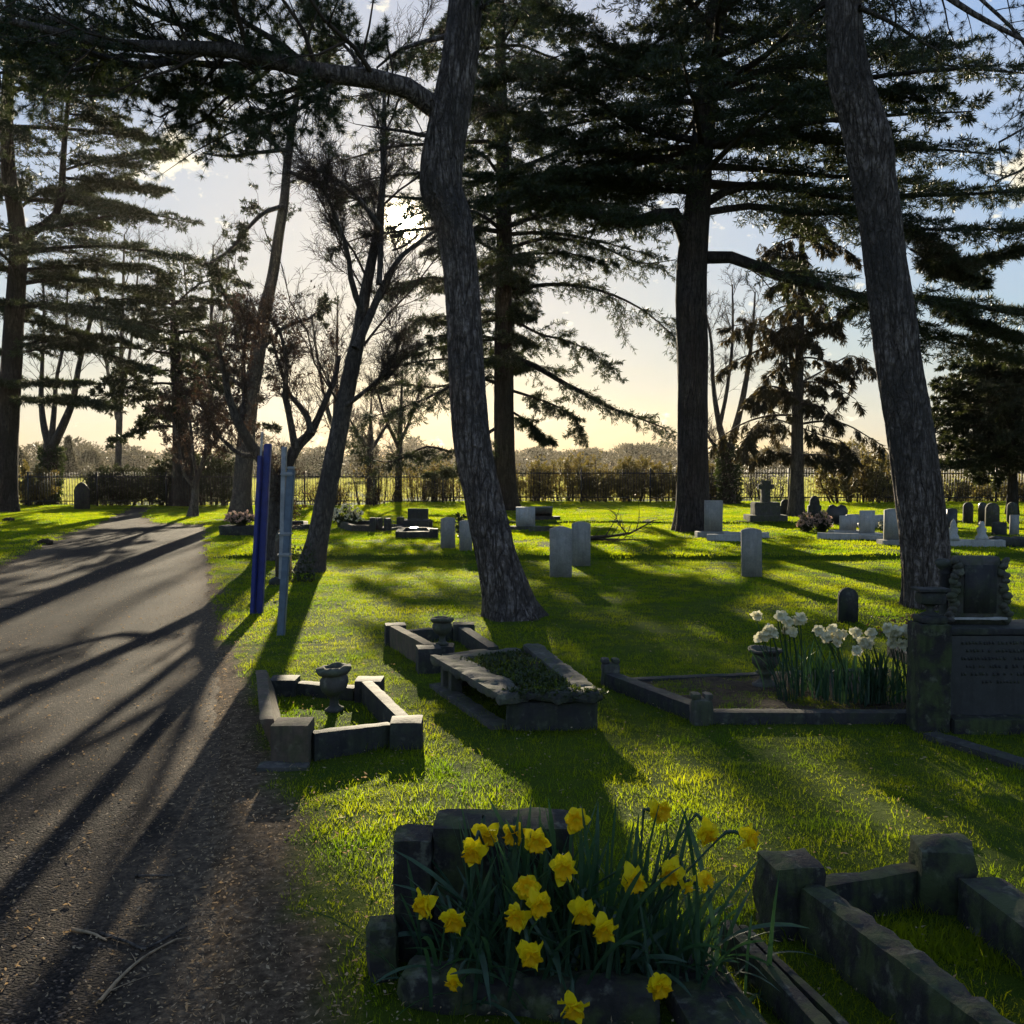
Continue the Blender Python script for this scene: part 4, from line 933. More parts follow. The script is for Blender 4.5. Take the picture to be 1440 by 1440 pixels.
def headstone(label, base, w_, h, th=.085, kind='seg', mat='stonelight', ang=0., lean=0., tiltx=0., plinth=None, name='headstone', group=None, pk=None):
    g_ = float(gz(base[0], base[1])); t = thing(name, label, name.replace('_', ' '), (base[0], base[1], g_), group)
    z0 = 0.
    if plinth:
        pw_, pd, ph = plinth; block(t, 'plinth', pk or mat, base, pw_, pd, g_ - .04, g_ + ph, ang, seed=base[0]); z0 = ph - .004
    V, q4, q3 = slab(None, outline(kind, w_, h + (0 if plinth else .08)), th)
    if not plinth: V[:, 2] -= .08
    V[:, 1] += V[:, 2] * lean; V[:, 0] += V[:, 2] * tiltx
    ca, sa = math.cos(ang), math.sin(ang)
    W_ = np.stack([base[0] + V[:, 0] * ca - V[:, 1] * sa, base[1] + V[:, 0] * sa + V[:, 1] * ca, V[:, 2] + g_ + z0], 1)
    mb = MB(); mb.add(W_, q4 if q4 else q3)
    if q4 and q3: mb.Fq.append(np.array(q3))
    mb.build('slab', M[mat], t)
    return t

# ------------------------------------------------------------------ war-grave style white stones etc (pixel size -> real size at their ground point)
def hs(label, px, base_y, top_y, wpx, **k):
    b = gp(px, base_y); s = b[1] / F
    return headstone(label, b, wpx * s, (base_y - top_y) * s * 1.0, **k)
GW = 'plain upright headstones on the lawn'
hs('pale grey upright headstone, nearer of the overlapping pair in the middle of the lawn', 788.5, 812, 740, 31, kind='seg', ang=.05, group=GW)
hs('pale headstone with a curved top standing just behind the nearest one of the middle pair', 817, 796, 733, 26, kind='seg', ang=.05, group=GW, mat='stonelight')
hs('pale upright headstone alone on the lawn left of the right pine', 1057, 811, 742, 28, kind='seg', ang=-.03, group=GW, tiltx=-.02)
hs('pale upright headstone left of the middle pine trunk', 630, 771, 727, 20, kind='seg', ang=-.08, group=GW)
hs('headstone half hidden by the left side of the middle pine', 655, 775, 731, 18, kind='seg', ang=.0, group=GW)
hs('small dark round topped stone on the lawn behind the white daffodils', 1192, 875, 826, 26, kind='round', mat='stonedark', th=.09)
hs('pointed dark headstone on the grass left of the path', 115.5, 716, 678, 21, kind='gothic', mat='stonedark', th=.12)
hs('streaked grey headstone on a stepped base beside the big cedar trunk', 1003, 755, 711, 25, kind='flat', mat='stonelight', th=.1, plinth=(.75, .35, .12))
b = gp(1030, 760); t = thing('grave_kerb', 'pale stone kerb lying right of the streaked grey headstone', 'grave kerb', b)
stone(t, 'kerb_rail', 'marble', (b[0] - .55, b[1] - .1), (b[0] + .4, b[1] - .35), .12, b[2] - .03, b[2] + .14); stone(t, 'kerb_rail', 'marble', (b[0] - .1, b[1] + .95), (b[0] + .95, b[1] + .75), .12, b[2] - .03, b[2] + .12)
hs('white block headstone with a dark patch behind the middle pine', 739, 745, 718, 27, kind='flat', mat='marble', th=.16, plinth=(.75, .4, .09), pk='stonemid')
b = gp(765, 748); t = thing('grave_kerb', 'low stone kerb beside the white block headstone', 'grave kerb', b)
stone(t, 'kerb_rail', 'stonemid', (b[0] - .35, b[1]), (b[0] + .45, b[1] + .1), .14, b[2] - .03, b[2] + .13, amp=.01)
b = gp(762, 731); t = thing('desk_tablet', 'sloping polished tablet shining in the sun beyond the white block headstone', 'memorial', b)
stone(t, 'base', 'stonedark', (b[0] - .4, b[1]), (b[0] + .5, b[1]), .3, b[2] - .02, b[2] + .10)
mb = MB(); mb.add(boxV((b[0] - .02, b[1] - .02, b[2] + .22), (.62, .50, .05), np.array(Matrix.Rotation(-.60, 3, 'X'))), BF); mb.build('tablet', M['glass'], t)
# cross on steps
b = gp(1076, 732); t = thing('stone_cross', 'weathered stone cross with stubby arms on a stepped base by the railings', 'cross', b)
block(t, 'base', 'stonemid', b, 1., .8, b[2] - .03, b[2] + .16); block(t, 'base', 'stonemid', b, .68, .55, b[2] + .155, b[2] + .5, taper=.15)
block(t, 'shaft', 'stonemid', b, .24, .2, b[2] + .495, b[2] + 1.08, amp=.012); block(t, 'cross_arm', 'stonemid', (b[0], b[1] - .002), .42, .17, b[2] + .84, b[2] + .98, amp=.02)
GD = 'dark headstones near the railings'
hs('dark headstone with a notched top left of the cypress trunk', 1104, 725, 702, 17, kind='shoulder', mat='stonedark', th=.12, group=GD)
hs('tall dark shouldered headstone right of the cypress trunk', 1145, 731, 697, 18, kind='shoulder', mat='stonedark', th=.14, group=GD)
hs('wide black heart shaped headstone left of the white marble graves', 1177, 737, 709, 28, kind='heart', mat='granite', th=.14, group=GD)
hs('dark round topped headstone nearest the right pine in the far right row', 1361, 733, 703, 13, kind='round', mat='stonedark', th=.1, group=GD)
hs('narrow black round topped headstone second in the far right row', 1381, 735, 703, 10, kind='round', mat='granite', th=.1, group=GD)
hs('grey green pointed headstone third in the far right row', 1395, 741, 707, 18, kind='round', mat='stonemid', th=.12, group=GD)
hs('grey green headstone behind the pale slab at the far right', 1423, 736, 706, 14, kind='round', mat='stonemid', th=.1, group=GD)
hs('pale narrow slab headstone at the far right edge', 1426, 752, 724, 12, kind='flat', mat='stonelight', th=.08)
hs('squat dark headstone below the grey green pointed one', 1405, 752, 734, 18, kind='seg', mat='stonedark', th=.14, group=GD)
hs('black headstone in the shade just right of the right pine trunk', 1338, 742, 715, 14, kind='seg', mat='granite', th=.1, group=GD)
# white marble graves
GM_ = 'white marble graves beside the right pine'
hs('small white marble tablet at the left end of the marble graves', 1192, 752, 731, 22, kind='flat', mat='marble', th=.12, plinth=(.75, .4, .1), group=GM_)
hs('white marble headstone in the middle of the marble graves', 1219, 754, 722, 20, kind='flat', mat='marble', th=.1, plinth=(.6, .35, .07), group=GM_)
hs('low wide white marble headstone behind the marble graves', 1203, 741, 723, 26, kind='seg', mat='marble', th=.12, group=GM_)
hs('long low marble headstone behind the tall grey green one', 1240, 742, 724, 34, kind='seg', mat='marble', th=.12, group=GM_)
hs('tall grey green marble headstone touching the right pine trunk', 1255, 766, 722, 24, kind='seg', mat='stonelight', th=.1, plinth=(.5, .35, .1), group=GM_)
b = gp(1235, 762); t = thing('grave_kerb', 'white marble kerb in front of the marble headstones', 'grave kerb', b)
stone(t, 'kerb_rail', 'marble', (b[0] - .95, b[1] + .9), (b[0] - .2, b[1] + .55), .1, b[2] - .03, b[2] + .13); stone(t, 'kerb_rail', 'marble', (b[0] - .3, b[1] + .9), (b[0] + .35, b[1] + .1), .09, b[2] - .03, b[2] + .1)
b = gp(1213, 752); t = thing('marble_vase', 'small white marble vase between the marble headstones', 'vase', b)
mb = MB(); lathe(mb, b, [(.0, 0), (.09, 0), (.09, .03), (.05, .06), (.07, .13), (.10, .2), (.11, .26), (.085, .26), (.05, .2), (0, .2)], 20); mb.build('body', M['marble'], t, smooth=True)
# white angel pieces right of the pine
b = gp(1362, 768); t = thing('marble_angel', 'white marble kerb with two small carved figures right of the right pine', 'memorial', b)
stone(t, 'kerb', 'marble', (b[0] - .62, b[1]), (b[0] + .6, b[1] - .15), .2, b[2] - .03, b[2] + .13, amp=.01)
for dx in (-.32, .22):
    mb = MB(); lathe(mb, (b[0] + dx, b[1] - .05, b[2] + .12), [(.0, 0), (.12, 0), (.11, .06), (.07, .12), (.09, .2), (.05, .25), (.06, .29), (.035, .34), (0, .35)], 16, dent=.35, seed=dx * 9); mb.build('figure', M['marble'], t, smooth=True)
# dark low mound
b = gp(1418, 768); t = thing('ledger_stone', 'long dark mossy ledger stone on the grass at the right edge', 'ledger stone', b)
stone(t, 'ledger', 'stonedark', (b[0] - .45, b[1]), (b[0] + .7, b[1] + .05), .4, b[2] - .03, b[2] + .17, rnd=.08, amp=.03)

# far kerbs left of the middle pine
def kerbset(label, corners, w_, h, mat='stonedark', posts=(1, 1, 1, 1), pw=.18, ph=None, rails=(1, 1, 1, 1), amp=.006, gap=.0, hs_=None, tilts=(0, 0, 0, 0), wr=None, name='grave_kerb', group='kerbed graves', psx=None):
    """corners: front-left, front-right, back-right, back-left ground points"""
    cs = [np.array(c, float) for c in corners]; z = float(np.mean([gz(c[0], c[1]) for c in cs]))
    t = thing(name, label, 'grave kerb', (*np.mean([c[:2] for c in cs], 0), z), group)
    ph = ph or h + .04; ax = math.atan2(*(cs[1] - cs[0])[:2][::-1])
    for i in range(4):
        a, b_ = cs[i][:2], cs[(i + 1) % 4][:2]; d = (b_ - a) / np.linalg.norm(b_ - a)
        if rails[i]:
            hh = h if hs_ is None else hs_[i]
            stone(t, 'kerb_rail', mat, a + d * (pw * .42 * posts[i]), b_ - d * (pw * .42 * posts[(i + 1) % 4]), w_, z - .06, z + hh, seed=i + cs[0][0], amp=amp, tilt=tilts[i])
        if posts[i]:
            block(t, 'corner_block', mat, cs[i], pw * (psx or 1), pw, z - .06, z + ph + .012 * math.sin(i * 5 + cs[0][0] * 9), ax + .03 * math.sin(i * 3), seed=i * 3 + 2, amp=amp)
    return t
def q(px, py): return gp(px, py)
kerbset('dark kerb set with pale flowers at its left end beyond the leaning bare tree', [q(498, 748), q(524, 748), q(526, 741), q(478, 741)], .12, .16, posts=(0, 1, 0, 0), pw=.14, ph=.34)
kerbset('broken kerb posts in the middle of the far grave row', [q(533, 746), q(545, 747), q(566, 745), q(555, 741)], .1, .08, posts=(1, 1, 0, 0), pw=.14, ph=.3)
kerbset('raised dark kerb block grave behind the pale headstone', [q(563, 742), q(603, 742), q(600, 736), q(572, 736)], .2, .18, posts=(1, 0, 0, 0), pw=.18, ph=.26)
kerbset('dark kerb grave with a glinting plate in front of the pale headstone row', [q(561, 757), q(610, 757), q(604, 751), q(566, 751)], .15, .15, posts=(0, 1, 0, 0), pw=.18, ph=.2)
b = q(588, 738); block(thing('memorial_block', 'dark square memorial block standing on the raised kerb grave', 'memorial', b), 'block', 'stonedark', b, .52, .3, b[2], b[2] + .42)
b = q(583, 753); block(thing('glinting_plate', 'small plate glinting white on the front kerb grave', 'plate', b), 'plate', 'glass', (b[0], b[1] - .1), .2, .16, b[2] + .15, b[2] + .19)
kerbset('low kerb behind the grey post', [q(405, 745), q(430, 745), q(430, 739), q(405, 739)], .12, .12, posts=(0, 1, 0, 0), pw=.2, ph=.17)
# flower grave by the sinuous pine
b = q(338, 752); t = thing('stone_trough', 'dark stone trough heaped with pale dead flowers beside the path', 'trough', b)
stone(t, 'trough', 'stonedark', (b[0] - .45, b[1]), (b[0] + .45, b[1]), .4, b[2] - .03, b[2] + .22, rnd=.05, amp=.02)
def bunch(label, c, w_, h, n, seed, mat='pinkfl', gr='stems'):
    r = np.random.default_rng(seed); t = thing('flower_bunch', label, 'flowers', c, 'bunches of flowers on distant graves')
    a = r.uniform(0, 2 * PI, n); q_ = np.sqrt(r.random(n)) * w_ / 2; e = np.stack([c[0] + np.cos(a) * q_, c[1] + np.sin(a) * q_ * .7, c[2] + h * r.uniform(.45, 1, n) * (1 - .4 * (2 * q_ / w_) ** 2)], 1)
    P = np.stack([np.tile(c, (n, 1)) * 1., (e + c) / 2 + r.normal(0, .02, (n, 3)), e], 1); P[:, 0, :2] += (e[:, :2] - np.array(c[:2])) * .3
    s = MB(); tubes(s, P, np.full((n, 3), .005), 3); p, d = pts_on(P, 6, .2, .95, r=r); leaves(s, p, d, .12, .035, .8, 0, r=r); s.build('stems', M['darkleaf'], t)
    f = MB(); k = 7; leaves(f, np.repeat(e, k, 0), np.tile([0, 0, .2], (n * k, 1)), .055, .05, 1., 0, r=r); f.build('blooms', M[mat], t); return t
bunch('pale dead flowers heaped on the dark stone trough', (b[0], b[1], b[2] + .2), .8, .38, 90, 3)
b = q(486, 742); bunch('pale yellow flowers and leaves at the left end of the far kerb', b, .9, .6, 90, 4, 'cream')
b = q(1134, 748); bunch('left bunch of pale pink flowers in front of the marble graves', b, .42, .46, 70, 5)
b = q(1156, 748); bunch('right bunch of pale pink flowers in front of the marble graves', b, .45, .5, 80, 6)
b = q(1244, 748); bunch('small pale flowers in the dark gap between the marble stones', (b[0], b[1], b[2]), .3, .3, 24, 8, 'cream')
# dark stake with flowers right behind middle pine left
b = q(648, 762); bunch('dark stake with leaves beside the middle pine', b, .18, .75, 16, 7, 'darkleaf')
# headstone edge-on behind the grey post + rock
b = q(399, 815); headstone('narrow brown headstone seen edge on behind the grey post', b, .34, .72, th=.10, kind='round', mat='stonesunlit', ang=1.35)
b = q(405, 818); t = thing('ivy_plant', 'dark ivy and dead flower heads trailing beside the grey post', 'plant', b)
lf = MB(); rr_ = np.random.default_rng(9); n = 260; pp = b + np.stack([rr_.uniform(.0, .38, n), rr_.normal(0, .06, n), rr_.random(n) ** 1.6 * .5], 1); leaves(lf, pp, rr_.normal(0, 1, (n, 3)), .05, .04, 1, 0, r=rr_); lf.build('leaves', M['darkleaf'], t)
b = q(391, 822); block(thing('rock', 'rounded rock in the grass at the foot of the narrow brown headstone', 'rock', b), 'rock', 'stonedark', b, .22, .18, b[2] - .05, b[2] + .1, rnd=.09, amp=.02)

# ------------------------------------------------------------------ posts
b = gp(365, 862); t = thing('blue_post', 'leaning dark blue painted board and post standing beside the path', 'post', b)
tb_ = at(377, 624, b[1]); R_ = []
def leanbox(mat, nm, off0, off1, sx, sy, z0, z1, base, topp, par):
    d = np.array(topp) - np.array(base); L = d[2]
    c0 = np.array(base) + d * (z0 / L) + np.array([off0, 0, 0]); c1 = np.array(base) + d * (z1 / L) + np.array([off1, 0, 0])
    V = []
    for c in (c0, c1):
        for x, y in ((-1, -1), (1, -1), (1, 1), (-1, 1)): V.append([c[0] + x * sx / 2, c[1] + y * sy / 2, c[2]])
    bm = bmesh.new(); vs = [bm.verts.new(v) for v in V]
    for f in ((3, 2, 1, 0), (4, 5, 6, 7), (0, 1, 5, 4), (1, 2, 6, 5), (2, 3, 7, 6), (3, 0, 4, 7)): bm.faces.new([vs[i] for i in f])
    bmesh.ops.bevel(bm, geom=bm.edges[:], offset=min(sx, sy) * .12, segments=2, affect='EDGES')
    me = bpy.data.meshes.new(nm); bm.to_mesh(me); bm.free(); me.materials.append(M[mat]); o = bpy.data.objects.new(nm, me); COL.objects.link(o)
    o.parent = par; o.matrix_parent_inverse = Matrix.Translation(par.location).inverted(); return o
hB = tb_[2] - b[2]
leanbox('bluepaint', 'post', 0, 0, .075, .075, -.05, hB, b, tb_, t)
leanbox('bluepaint', 'board_edge', -.062, -.062, .04, .22, -.02, hB * .93, b, tb_, t)
leanbox('greymetal', 'cap_spike', -.07, -.07, .02, .03, hB * .93, hB * 1.07, b, tb_, t)
b = gp(395, 893); t = thing('grey_post', 'tall blue grey metal post with clamped back channel nearer than the blue post', 'post', b)
tt = at(404, 628, b[1]); hG = tt[2] - b[2]; 
leanbox('bluegrey', 'post', .0, .045, .072, .072, -.05, hG * .88, b, tt, t)
leanbox('greymetal', 'back_channel', -.012, -.028, .045, .06, hG * .30, hG, b, tt, t)
for f in (.42, .53, .845): leanbox('greymetal', 'clamp', .012, .012, .125, .10, hG * f, hG * (f + .02), b, tt, t)
leanbox('greymetal', 'cap', .045, .045, .08, .08, hG * .881, hG * .895, b, tt, t)

# ------------------------------------------------------------------ near graves
# A : left kerb with urn
ca = [q(412, 1070), q(572, 1048), q(520, 984), q(400, 976)]
zA = float(gz(ca[0][0], ca[0][1]))
t = thing('grave_kerb', 'tilted dark kerb set around a stone urn at the edge of the path', 'grave kerb', (*np.mean([c[:2] for c in ca], 0), zA), 'kerbed graves')
A0, A1, A2, A3 = [c[:2] for c in ca]
block(t, 'corner_block', 'stonesunlit', A0, .21, .20, zA - .06, zA + .225, .02, seed=1, label='corner block with sunlight painted in as brown')
block(t, 'corner_block', 'stonedark', A1, .19, .19, zA - .06, zA + .16, .05, seed=2); block(t, 'corner_block', 'stonedark', A2, .19, .19, zA - .06, zA + .15, .0, seed=3); block(t, 'corner_block', 'stonedark', A3, .2, .19, zA - .06, zA + .12, .0, seed=4)
stone(t, 'kerb_rail', 'stonedark', A0 + (.10, .0), A1 - (.09, .0), .08, zA - .06, zA + .15, seed=5, ztilt=-.06)
stone(t, 'kerb_rail', 'stonedark', A1 + (-.03, .1), A2 + (-.01, -.08), .08, zA - .06, zA + .15, seed=6)
stone(t, 'kerb_rail', 'stonedark', A2 - (.09, 0), A3 + (.1, 0), .10, zA - .06, zA + .09, seed=7)
stone(t, 'kerb_rail', 'stonesunlit', A3 + (-.05, -.09), A0 + (-.09, .16), .08, zA - .06, zA + .20, seed=8, tilt=-.35, label='brown side rail leaning outwards')
stone(t, 'footing', 'stonemid', A0 + (-.16, -.14), A0 + (.12, -.13), .12, zA - .05, zA + .025, seed=9, amp=.012)
def urn(label, c, s, tilt, seed, mat='stonemid', lob=0, zs=1.25):
    t = thing('stone_urn', label, 'urn', c, 'stone urns on the graves'); b_ = MB()
    lathe(b_, c, [(x * s, z * s * zs) for x, z in [(0, 0), (.42, 0), (.43, .10), (.34, .14), (.22, .22), (.20, .38), (.22, .55), (.34, .62), (.56, .80), (.66, 1.02), (.64, 1.22), (.55, 1.36)]], 40, tilt, .06, seed, lob, (.5 * s, 1.25 * s)); b_.build('bowl', M[mat], t, smooth=True)
    r_ = MB(); lathe(r_, c, [(x * s, z * s * zs) for x, z in [(.54, 1.34), (.70, 1.40), (.80, 1.50), (.79, 1.58), (.66, 1.62), (.50, 1.66), (.40, 1.63), (.36, 1.52), (.30, 1.35), (0, 1.33)]], 40, tilt, .07, seed + 3); r_.build('rim', M[mat], t, smooth=True); return t
b = q(470, 1000); urn('weathered urn with a tilted chipped rim inside the kerb by the path', (b[0], b[1], zA + .0), .145, (.10, .02), 2)
# B : broken chest tomb
cb = [q(712, 1030), q(845, 1028), q(752, 952), q(618, 968)]
zB = float(gz(cb[0][0], cb[0][1])); B0, B1, B2, B3 = [c[:2] for c in cb]; 
B0 = B0 + (.0, .03)
t = thing('chest_tomb', 'broken low chest tomb with mossy top rails and a gaping left side', 'tomb', (*np.mean([c[:2] for c in cb], 0), zB), 'kerbed graves')
hB_ = .235
stone(t, 'front_panel', 'stonedark', B0 + (.0, .04), B1 + (-.02, .04), .07, zB - .05, zB + hB_ - .055, seed=1)
stone(t, 'side_panel', 'stonedark', B1 + (-.04, .08), B2 + (.0, -.05), .06, zB - .05, zB + hB_ - .06, seed=2)
stone(t, 'footing', 'stonemid', B3 + (-.02, .05), B0 + (-.03, .03), .13, zB - .06, zB + .035, seed=3, amp=.01)
stone(t, 'back_panel', 'stonedark', B3 + (.02, .0), B2 + (-.03, .0), .07, zB - .05, zB + hB_ - .05, seed=4)
dB = (B0 - B3) / np.linalg.norm(B0 - B3)
for f in (.02, .16): block(t, 'support', 'stonemid', B3 * (1 - f) + B0 * f + (.05, 0), .09, .08, zB, zB + hB_ - .05, .3, seed=5 + f * 9)
stone(t, 'top_rail', 'stonemid', B3 + (.04, .06), B0 + (.06, -.03), .22, zB + hB_ - .055, zB + hB_ + .01, seed=6, amp=.020, rnd=.025)
stone(t, 'top_rail', 'stonedark', B0 + (-.02, .045), B1 + (.02, .045), .15, zB + hB_ - .053, zB + hB_ + .008, seed=7, amp=.022, rnd=.03)
stone(t, 'top_rail', 'stonemid', B1 + (-.08, .12), B2 + (-.02, .1), .15, zB + hB_ - .055, zB + hB_ + .012, seed=8, amp=.016, rnd=.025)
stone(t, 'top_rail', 'stonemid', B3 + (.14, .07), B2 + (-.10, .0), .13, zB + hB_ - .055, zB + hB_ - .0, seed=9, amp=.01, rnd=.02)
inn = np.array([B0 + (.12, .16), B1 + (-.15, .14), B2 + (-.10, -.08), B3 + (.13, -.06)])
sm = MB(); gg = 14; uu, vv = np.meshgrid(np.linspace(0, 1, gg), np.linspace(0, 1, gg)); 
XY = (inn[0] * ((1 - uu) * (1 - vv))[..., None] + inn[1] * (uu * (1 - vv))[..., None] + inn[2] * (uu * vv)[..., None] + inn[3] * ((1 - uu) * vv)[..., None])
ZZ = zB + hB_ - .018 + .03 * fbm(np.stack([XY[..., 0] * 6, XY[..., 1] * 6, XY[..., 0] * 0], -1), 3)
i_ = np.arange(gg * gg).reshape(gg, gg); sm.add(np.dstack([XY, ZZ]).reshape(-1, 3), np.stack([i_[:-1, :-1], i_[:-1, 1:], i_[1:, 1:], i_[1:, :-1]], -1).reshape(-1, 4)); sm.build('soil_fill', M['soil'], t, smooth=True)
r = np.random.default_rng(3)
def plot_tufts(P4, z, n, s0, s1, zn=.0):
    u, v = r.random(n), r.random(n); P4 = np.asarray(P4)
    xy = P4[0] * ((1 - u) * (1 - v))[:, None] + P4[1] * (u * (1 - v))[:, None] + P4[2] * (u * v)[:, None] + P4[3] * ((1 - u) * v)[:, None]
    zz = (gz(xy[:, 0], xy[:, 1]) + .005) if z is None else np.full(n, z)
    P_.append(np.column_stack([xy, zz])); I_.append(r.integers(0, 4, n)); S_.append(r.uniform(s0, s1, n))
plot_tufts(inn, zB + hB_ - .03, 420, .7, 1.6); plot_tufts([B0 + (.0, .05), B1 + (0, .03), B1 + (-.04, .12), B0 + (0, .12)], zB + hB_ + .005, 40, .3, .8)
for nm, k_ in (('a', 0),):
    lf = MB(); n = 2600; u, v = r.random(n), r.random(n)
    xy = inn[0] * ((1 - u) * (1 - v))[:, None] + inn[1] * (u * (1 - v))[:, None] + inn[2] * (u * v)[:, None] + inn[3] * ((1 - u) * v)[:, None]
    leaves(lf, np.column_stack([xy, zB + hB_ - .02 + .02 * r.random(n)]), r.normal(0, 1, (n, 3)), .03, .02, 1, .5, r=r); 
    n = 800; f = r.random(n)[:, None]; xy = B0 * (1 - f) + B1 * f + (0, .02); leaves(lf, np.column_stack([xy + r.normal(0, .03, (n, 2)), zB + hB_ + .012 - .03 * r.random(n)]), r.normal(0, 1, (n, 3)), .03, .02, 1, 0, r=r)
    o = lf.build('weeds', M['ivy']); tag(o, 'small creeping weeds growing over the broken chest tomb', 'weeds', kind='stuff')
# D : kerb behind the tomb, with urn
cd = [q(603, 944), q(694, 934), q(652, 900), q(556, 906)]; zD = float(gz(cd[0][0], cd[0][1])); D0, D1, D2, D3 = [c[:2] for c in cd]
t = thing('grave_kerb', 'raised brown sided kerb set behind the broken chest tomb with an urn in it', 'grave kerb', (*np.mean([c[:2] for c in cd], 0), zD), 'kerbed graves')
stone(t, 'kerb_rail', 'stonesunlit', D3 + (.0, -.1), D0 + (.0, .1), .09, zD - .06, zD + .20, seed=2, label='brown left side rail'); block(t, 'corner_block', 'stonedark', D3, .19, .18, zD - .06, zD + .2, .2, seed=1); block(t, 'corner_block', 'stonedark', D0, .19, .2, zD - .06, zD + .2, .2, seed=3)
stone(t, 'kerb_rail', 'stonedark', D0 + (.1, .0), D1 - (.05, 0), .1, zD - .06, zD + .13, seed=4); stone(t, 'kerb_rail', 'stonedark', D1, D2 + (0, -.08), .1, zD - .06, zD + .15, seed=5); block(t, 'corner_block', 'stonedark', D2, .2, .17, zD - .06, zD + .17, .1, seed=6); stone(t, 'kerb_rail', 'stonedark', D2 - (.1, 0), D3 + (.1, 0), .09, zD - .06, zD + .14, seed=7)
b = q(622, 928); urn('squat round urn with a deep hollow rim in the kerb behind the chest tomb', (b[0], b[1], zD + .135), .125, (.0, -.03), 5, 'stonemid', zs=1.1); block(bpy.data.objects['stone_urn.001'], 'base', 'stonedark', b, .2, .2, zD - .03, zD + .137, seed=4)
plot_tufts([D0 + (.1, .1), D1 + (-.05, .1), D2 + (-.05, -.1), D3 + (.1, -.1)], None, 130, .9, 1.7)
# C : large kerb with white daffodils
cc = [q(986, 1017), q(1306, 1016), q(1250, 945), q(858, 962)]; zC = float(gz(cc[0][0], cc[0][1])); C0, C1, C2, C3 = [c[:2] for c in cc]
t = thing('grave_kerb', 'large low kerb set enclosing bare soil and cream daffodils', 'grave kerb', (*np.mean([c[:2] for c in cc], 0), zC), 'kerbed graves')
for c_, lab in ((C0, 'scalloped front corner post'), (C3, 'scalloped back corner post')):
    o = block(t, 'corner_post', 'stonemid', c_, .135, .135, zC - .06, zC + .165, .1, seed=c_[0], rnd=.035, amp=.006)
    for dx in (-.038, .038): block(t, 'finial', 'stonemid', c_ + (dx, 0), .066, .10, zC + .15, zC + .20, .1, seed=dx, rnd=.03)
stone(t, 'kerb_rail', 'stonedark', C0 + (.06, 0), C1, .11, zC - .06, zC + .085, seed=2, ztilt=.0); stone(t, 'kerb_rail', 'stonedark', C3 + (.0, -.07), C0 + (-.0, .07), .11, zC - .06, zC + .10, seed=3)
stone(t, 'kerb_rail', 'stonedark', C3 + (.07, 0), C2, .09, zC - .06, zC + .04, seed=5)
soilC = np.array([C0 + (.03, .06), C1 + (0, .06), C2 + (0, -.05), C3 + (.05, -.05)])
sm = MB(); gg = 30; uu, vv = np.meshgrid(np.linspace(0, 1, gg), np.linspace(0, 1, gg)); XY = (soilC[0] * ((1 - uu) * (1 - vv))[..., None] + soilC[1] * (uu * (1 - vv))[..., None] + soilC[2] * (uu * vv)[..., None] + soilC[3] * ((1 - uu) * vv)[..., None])
ZZ = zC + .028 + .035 * fbm(np.stack([XY[..., 0] * 4, XY[..., 1] * 4, XY[..., 0] * 0], -1), 4)
i_ = np.arange(gg * gg).reshape(gg, gg); sm.add(np.dstack([XY, ZZ]).reshape(-1, 3), np.stack([i_[:-1, :-1], i_[:-1, 1:], i_[1:, 1:], i_[1:, :-1]], -1).reshape(-1, 4)); sm.build('soil_bed', M['soil'], t, smooth=True)
plot_tufts(soilC, zC + .022, 1100, .3, .9)
# stone vase in C
b = q(1076, 968); t = thing('stone_vase', 'ornate goblet shaped stone vase at the foot of the cream daffodils', 'vase', (b[0], b[1], zC + .02))
mb = MB(); lathe(mb, (b[0], b[1], zC + .02), [(x * .155, z * .155) for x, z in [(0, 0), (.62, 0), (.62, .12), (.45, .2), (.28, .34), (.26, .5), (.40, .62), (.44, .70), (.34, .76), (.46, .92), (.60, 1.12), (.62, 1.35), (.56, 1.5)]], 40, dent=.04, lob=10, lobz=(.12, .22)); mb.build('bowl', M['stonemid'], t, smooth=True)
mb = MB(); lathe(mb, (b[0], b[1], zC + .02), [(x * .155, z * .155) for x, z in [(.56, 1.49), (.66, 1.58), (.80, 1.68), (.82, 1.76), (.74, 1.80), (.60, 1.76), (.45, 1.6), (0, 1.55)]], 40, dent=.06); mb.build('rim', M['stonemid'], t, smooth=True)

# E : carved memorial at the right
zE = float(gz(2.6, 5.9)); YE = 5.95
def xE(px, Y=YE): return (px - 720) / F * Y / (CT) 
t = thing('carved_memorial', 'carved memorial with a scrolled stone on a dark inscribed pedestal at the right edge', 'memorial', (2.9, 6.1, zE))
xL = xE(1298)
block(t, 'side_pillar', 'stoneshaded', (xL + .10, YE + .11), .20, .20, zE - .08, zE + .66, 0, seed=1, label='plain weathered pillar on the left'); 
stone(t, 'pillar_cap', 'stonedark', (xL + .015, YE + .11), (xL + .185, YE + .11), .17, zE + .658, zE + .71, seed=3, rnd=.025)
stone(t, 'pedestal', 'granite', (xL + .205, YE + .28), (xL + .98, YE + .28), .36, zE - .02, zE + .58, seed=2, amp=.0012, rnd=.006)
stone(t, 'pedestal_cap', 'stonedark', (xL + .20, YE + .29), (xL + 1., YE + .29), .40, zE + .583, zE + .625, seed=4, amp=.003)
stone(t, 'foot_slab', 'stoneshaded', (xL + .205, YE + .08), (xL + 1.1, YE + .08), .20, zE - .06, zE + .09, seed=5)
stone(t, 'kerb_rail', 'stonedark', (xL + .03, YE - .08), (xL + .42, YE - .95), .12, zE - .07, zE + .035, seed=6)
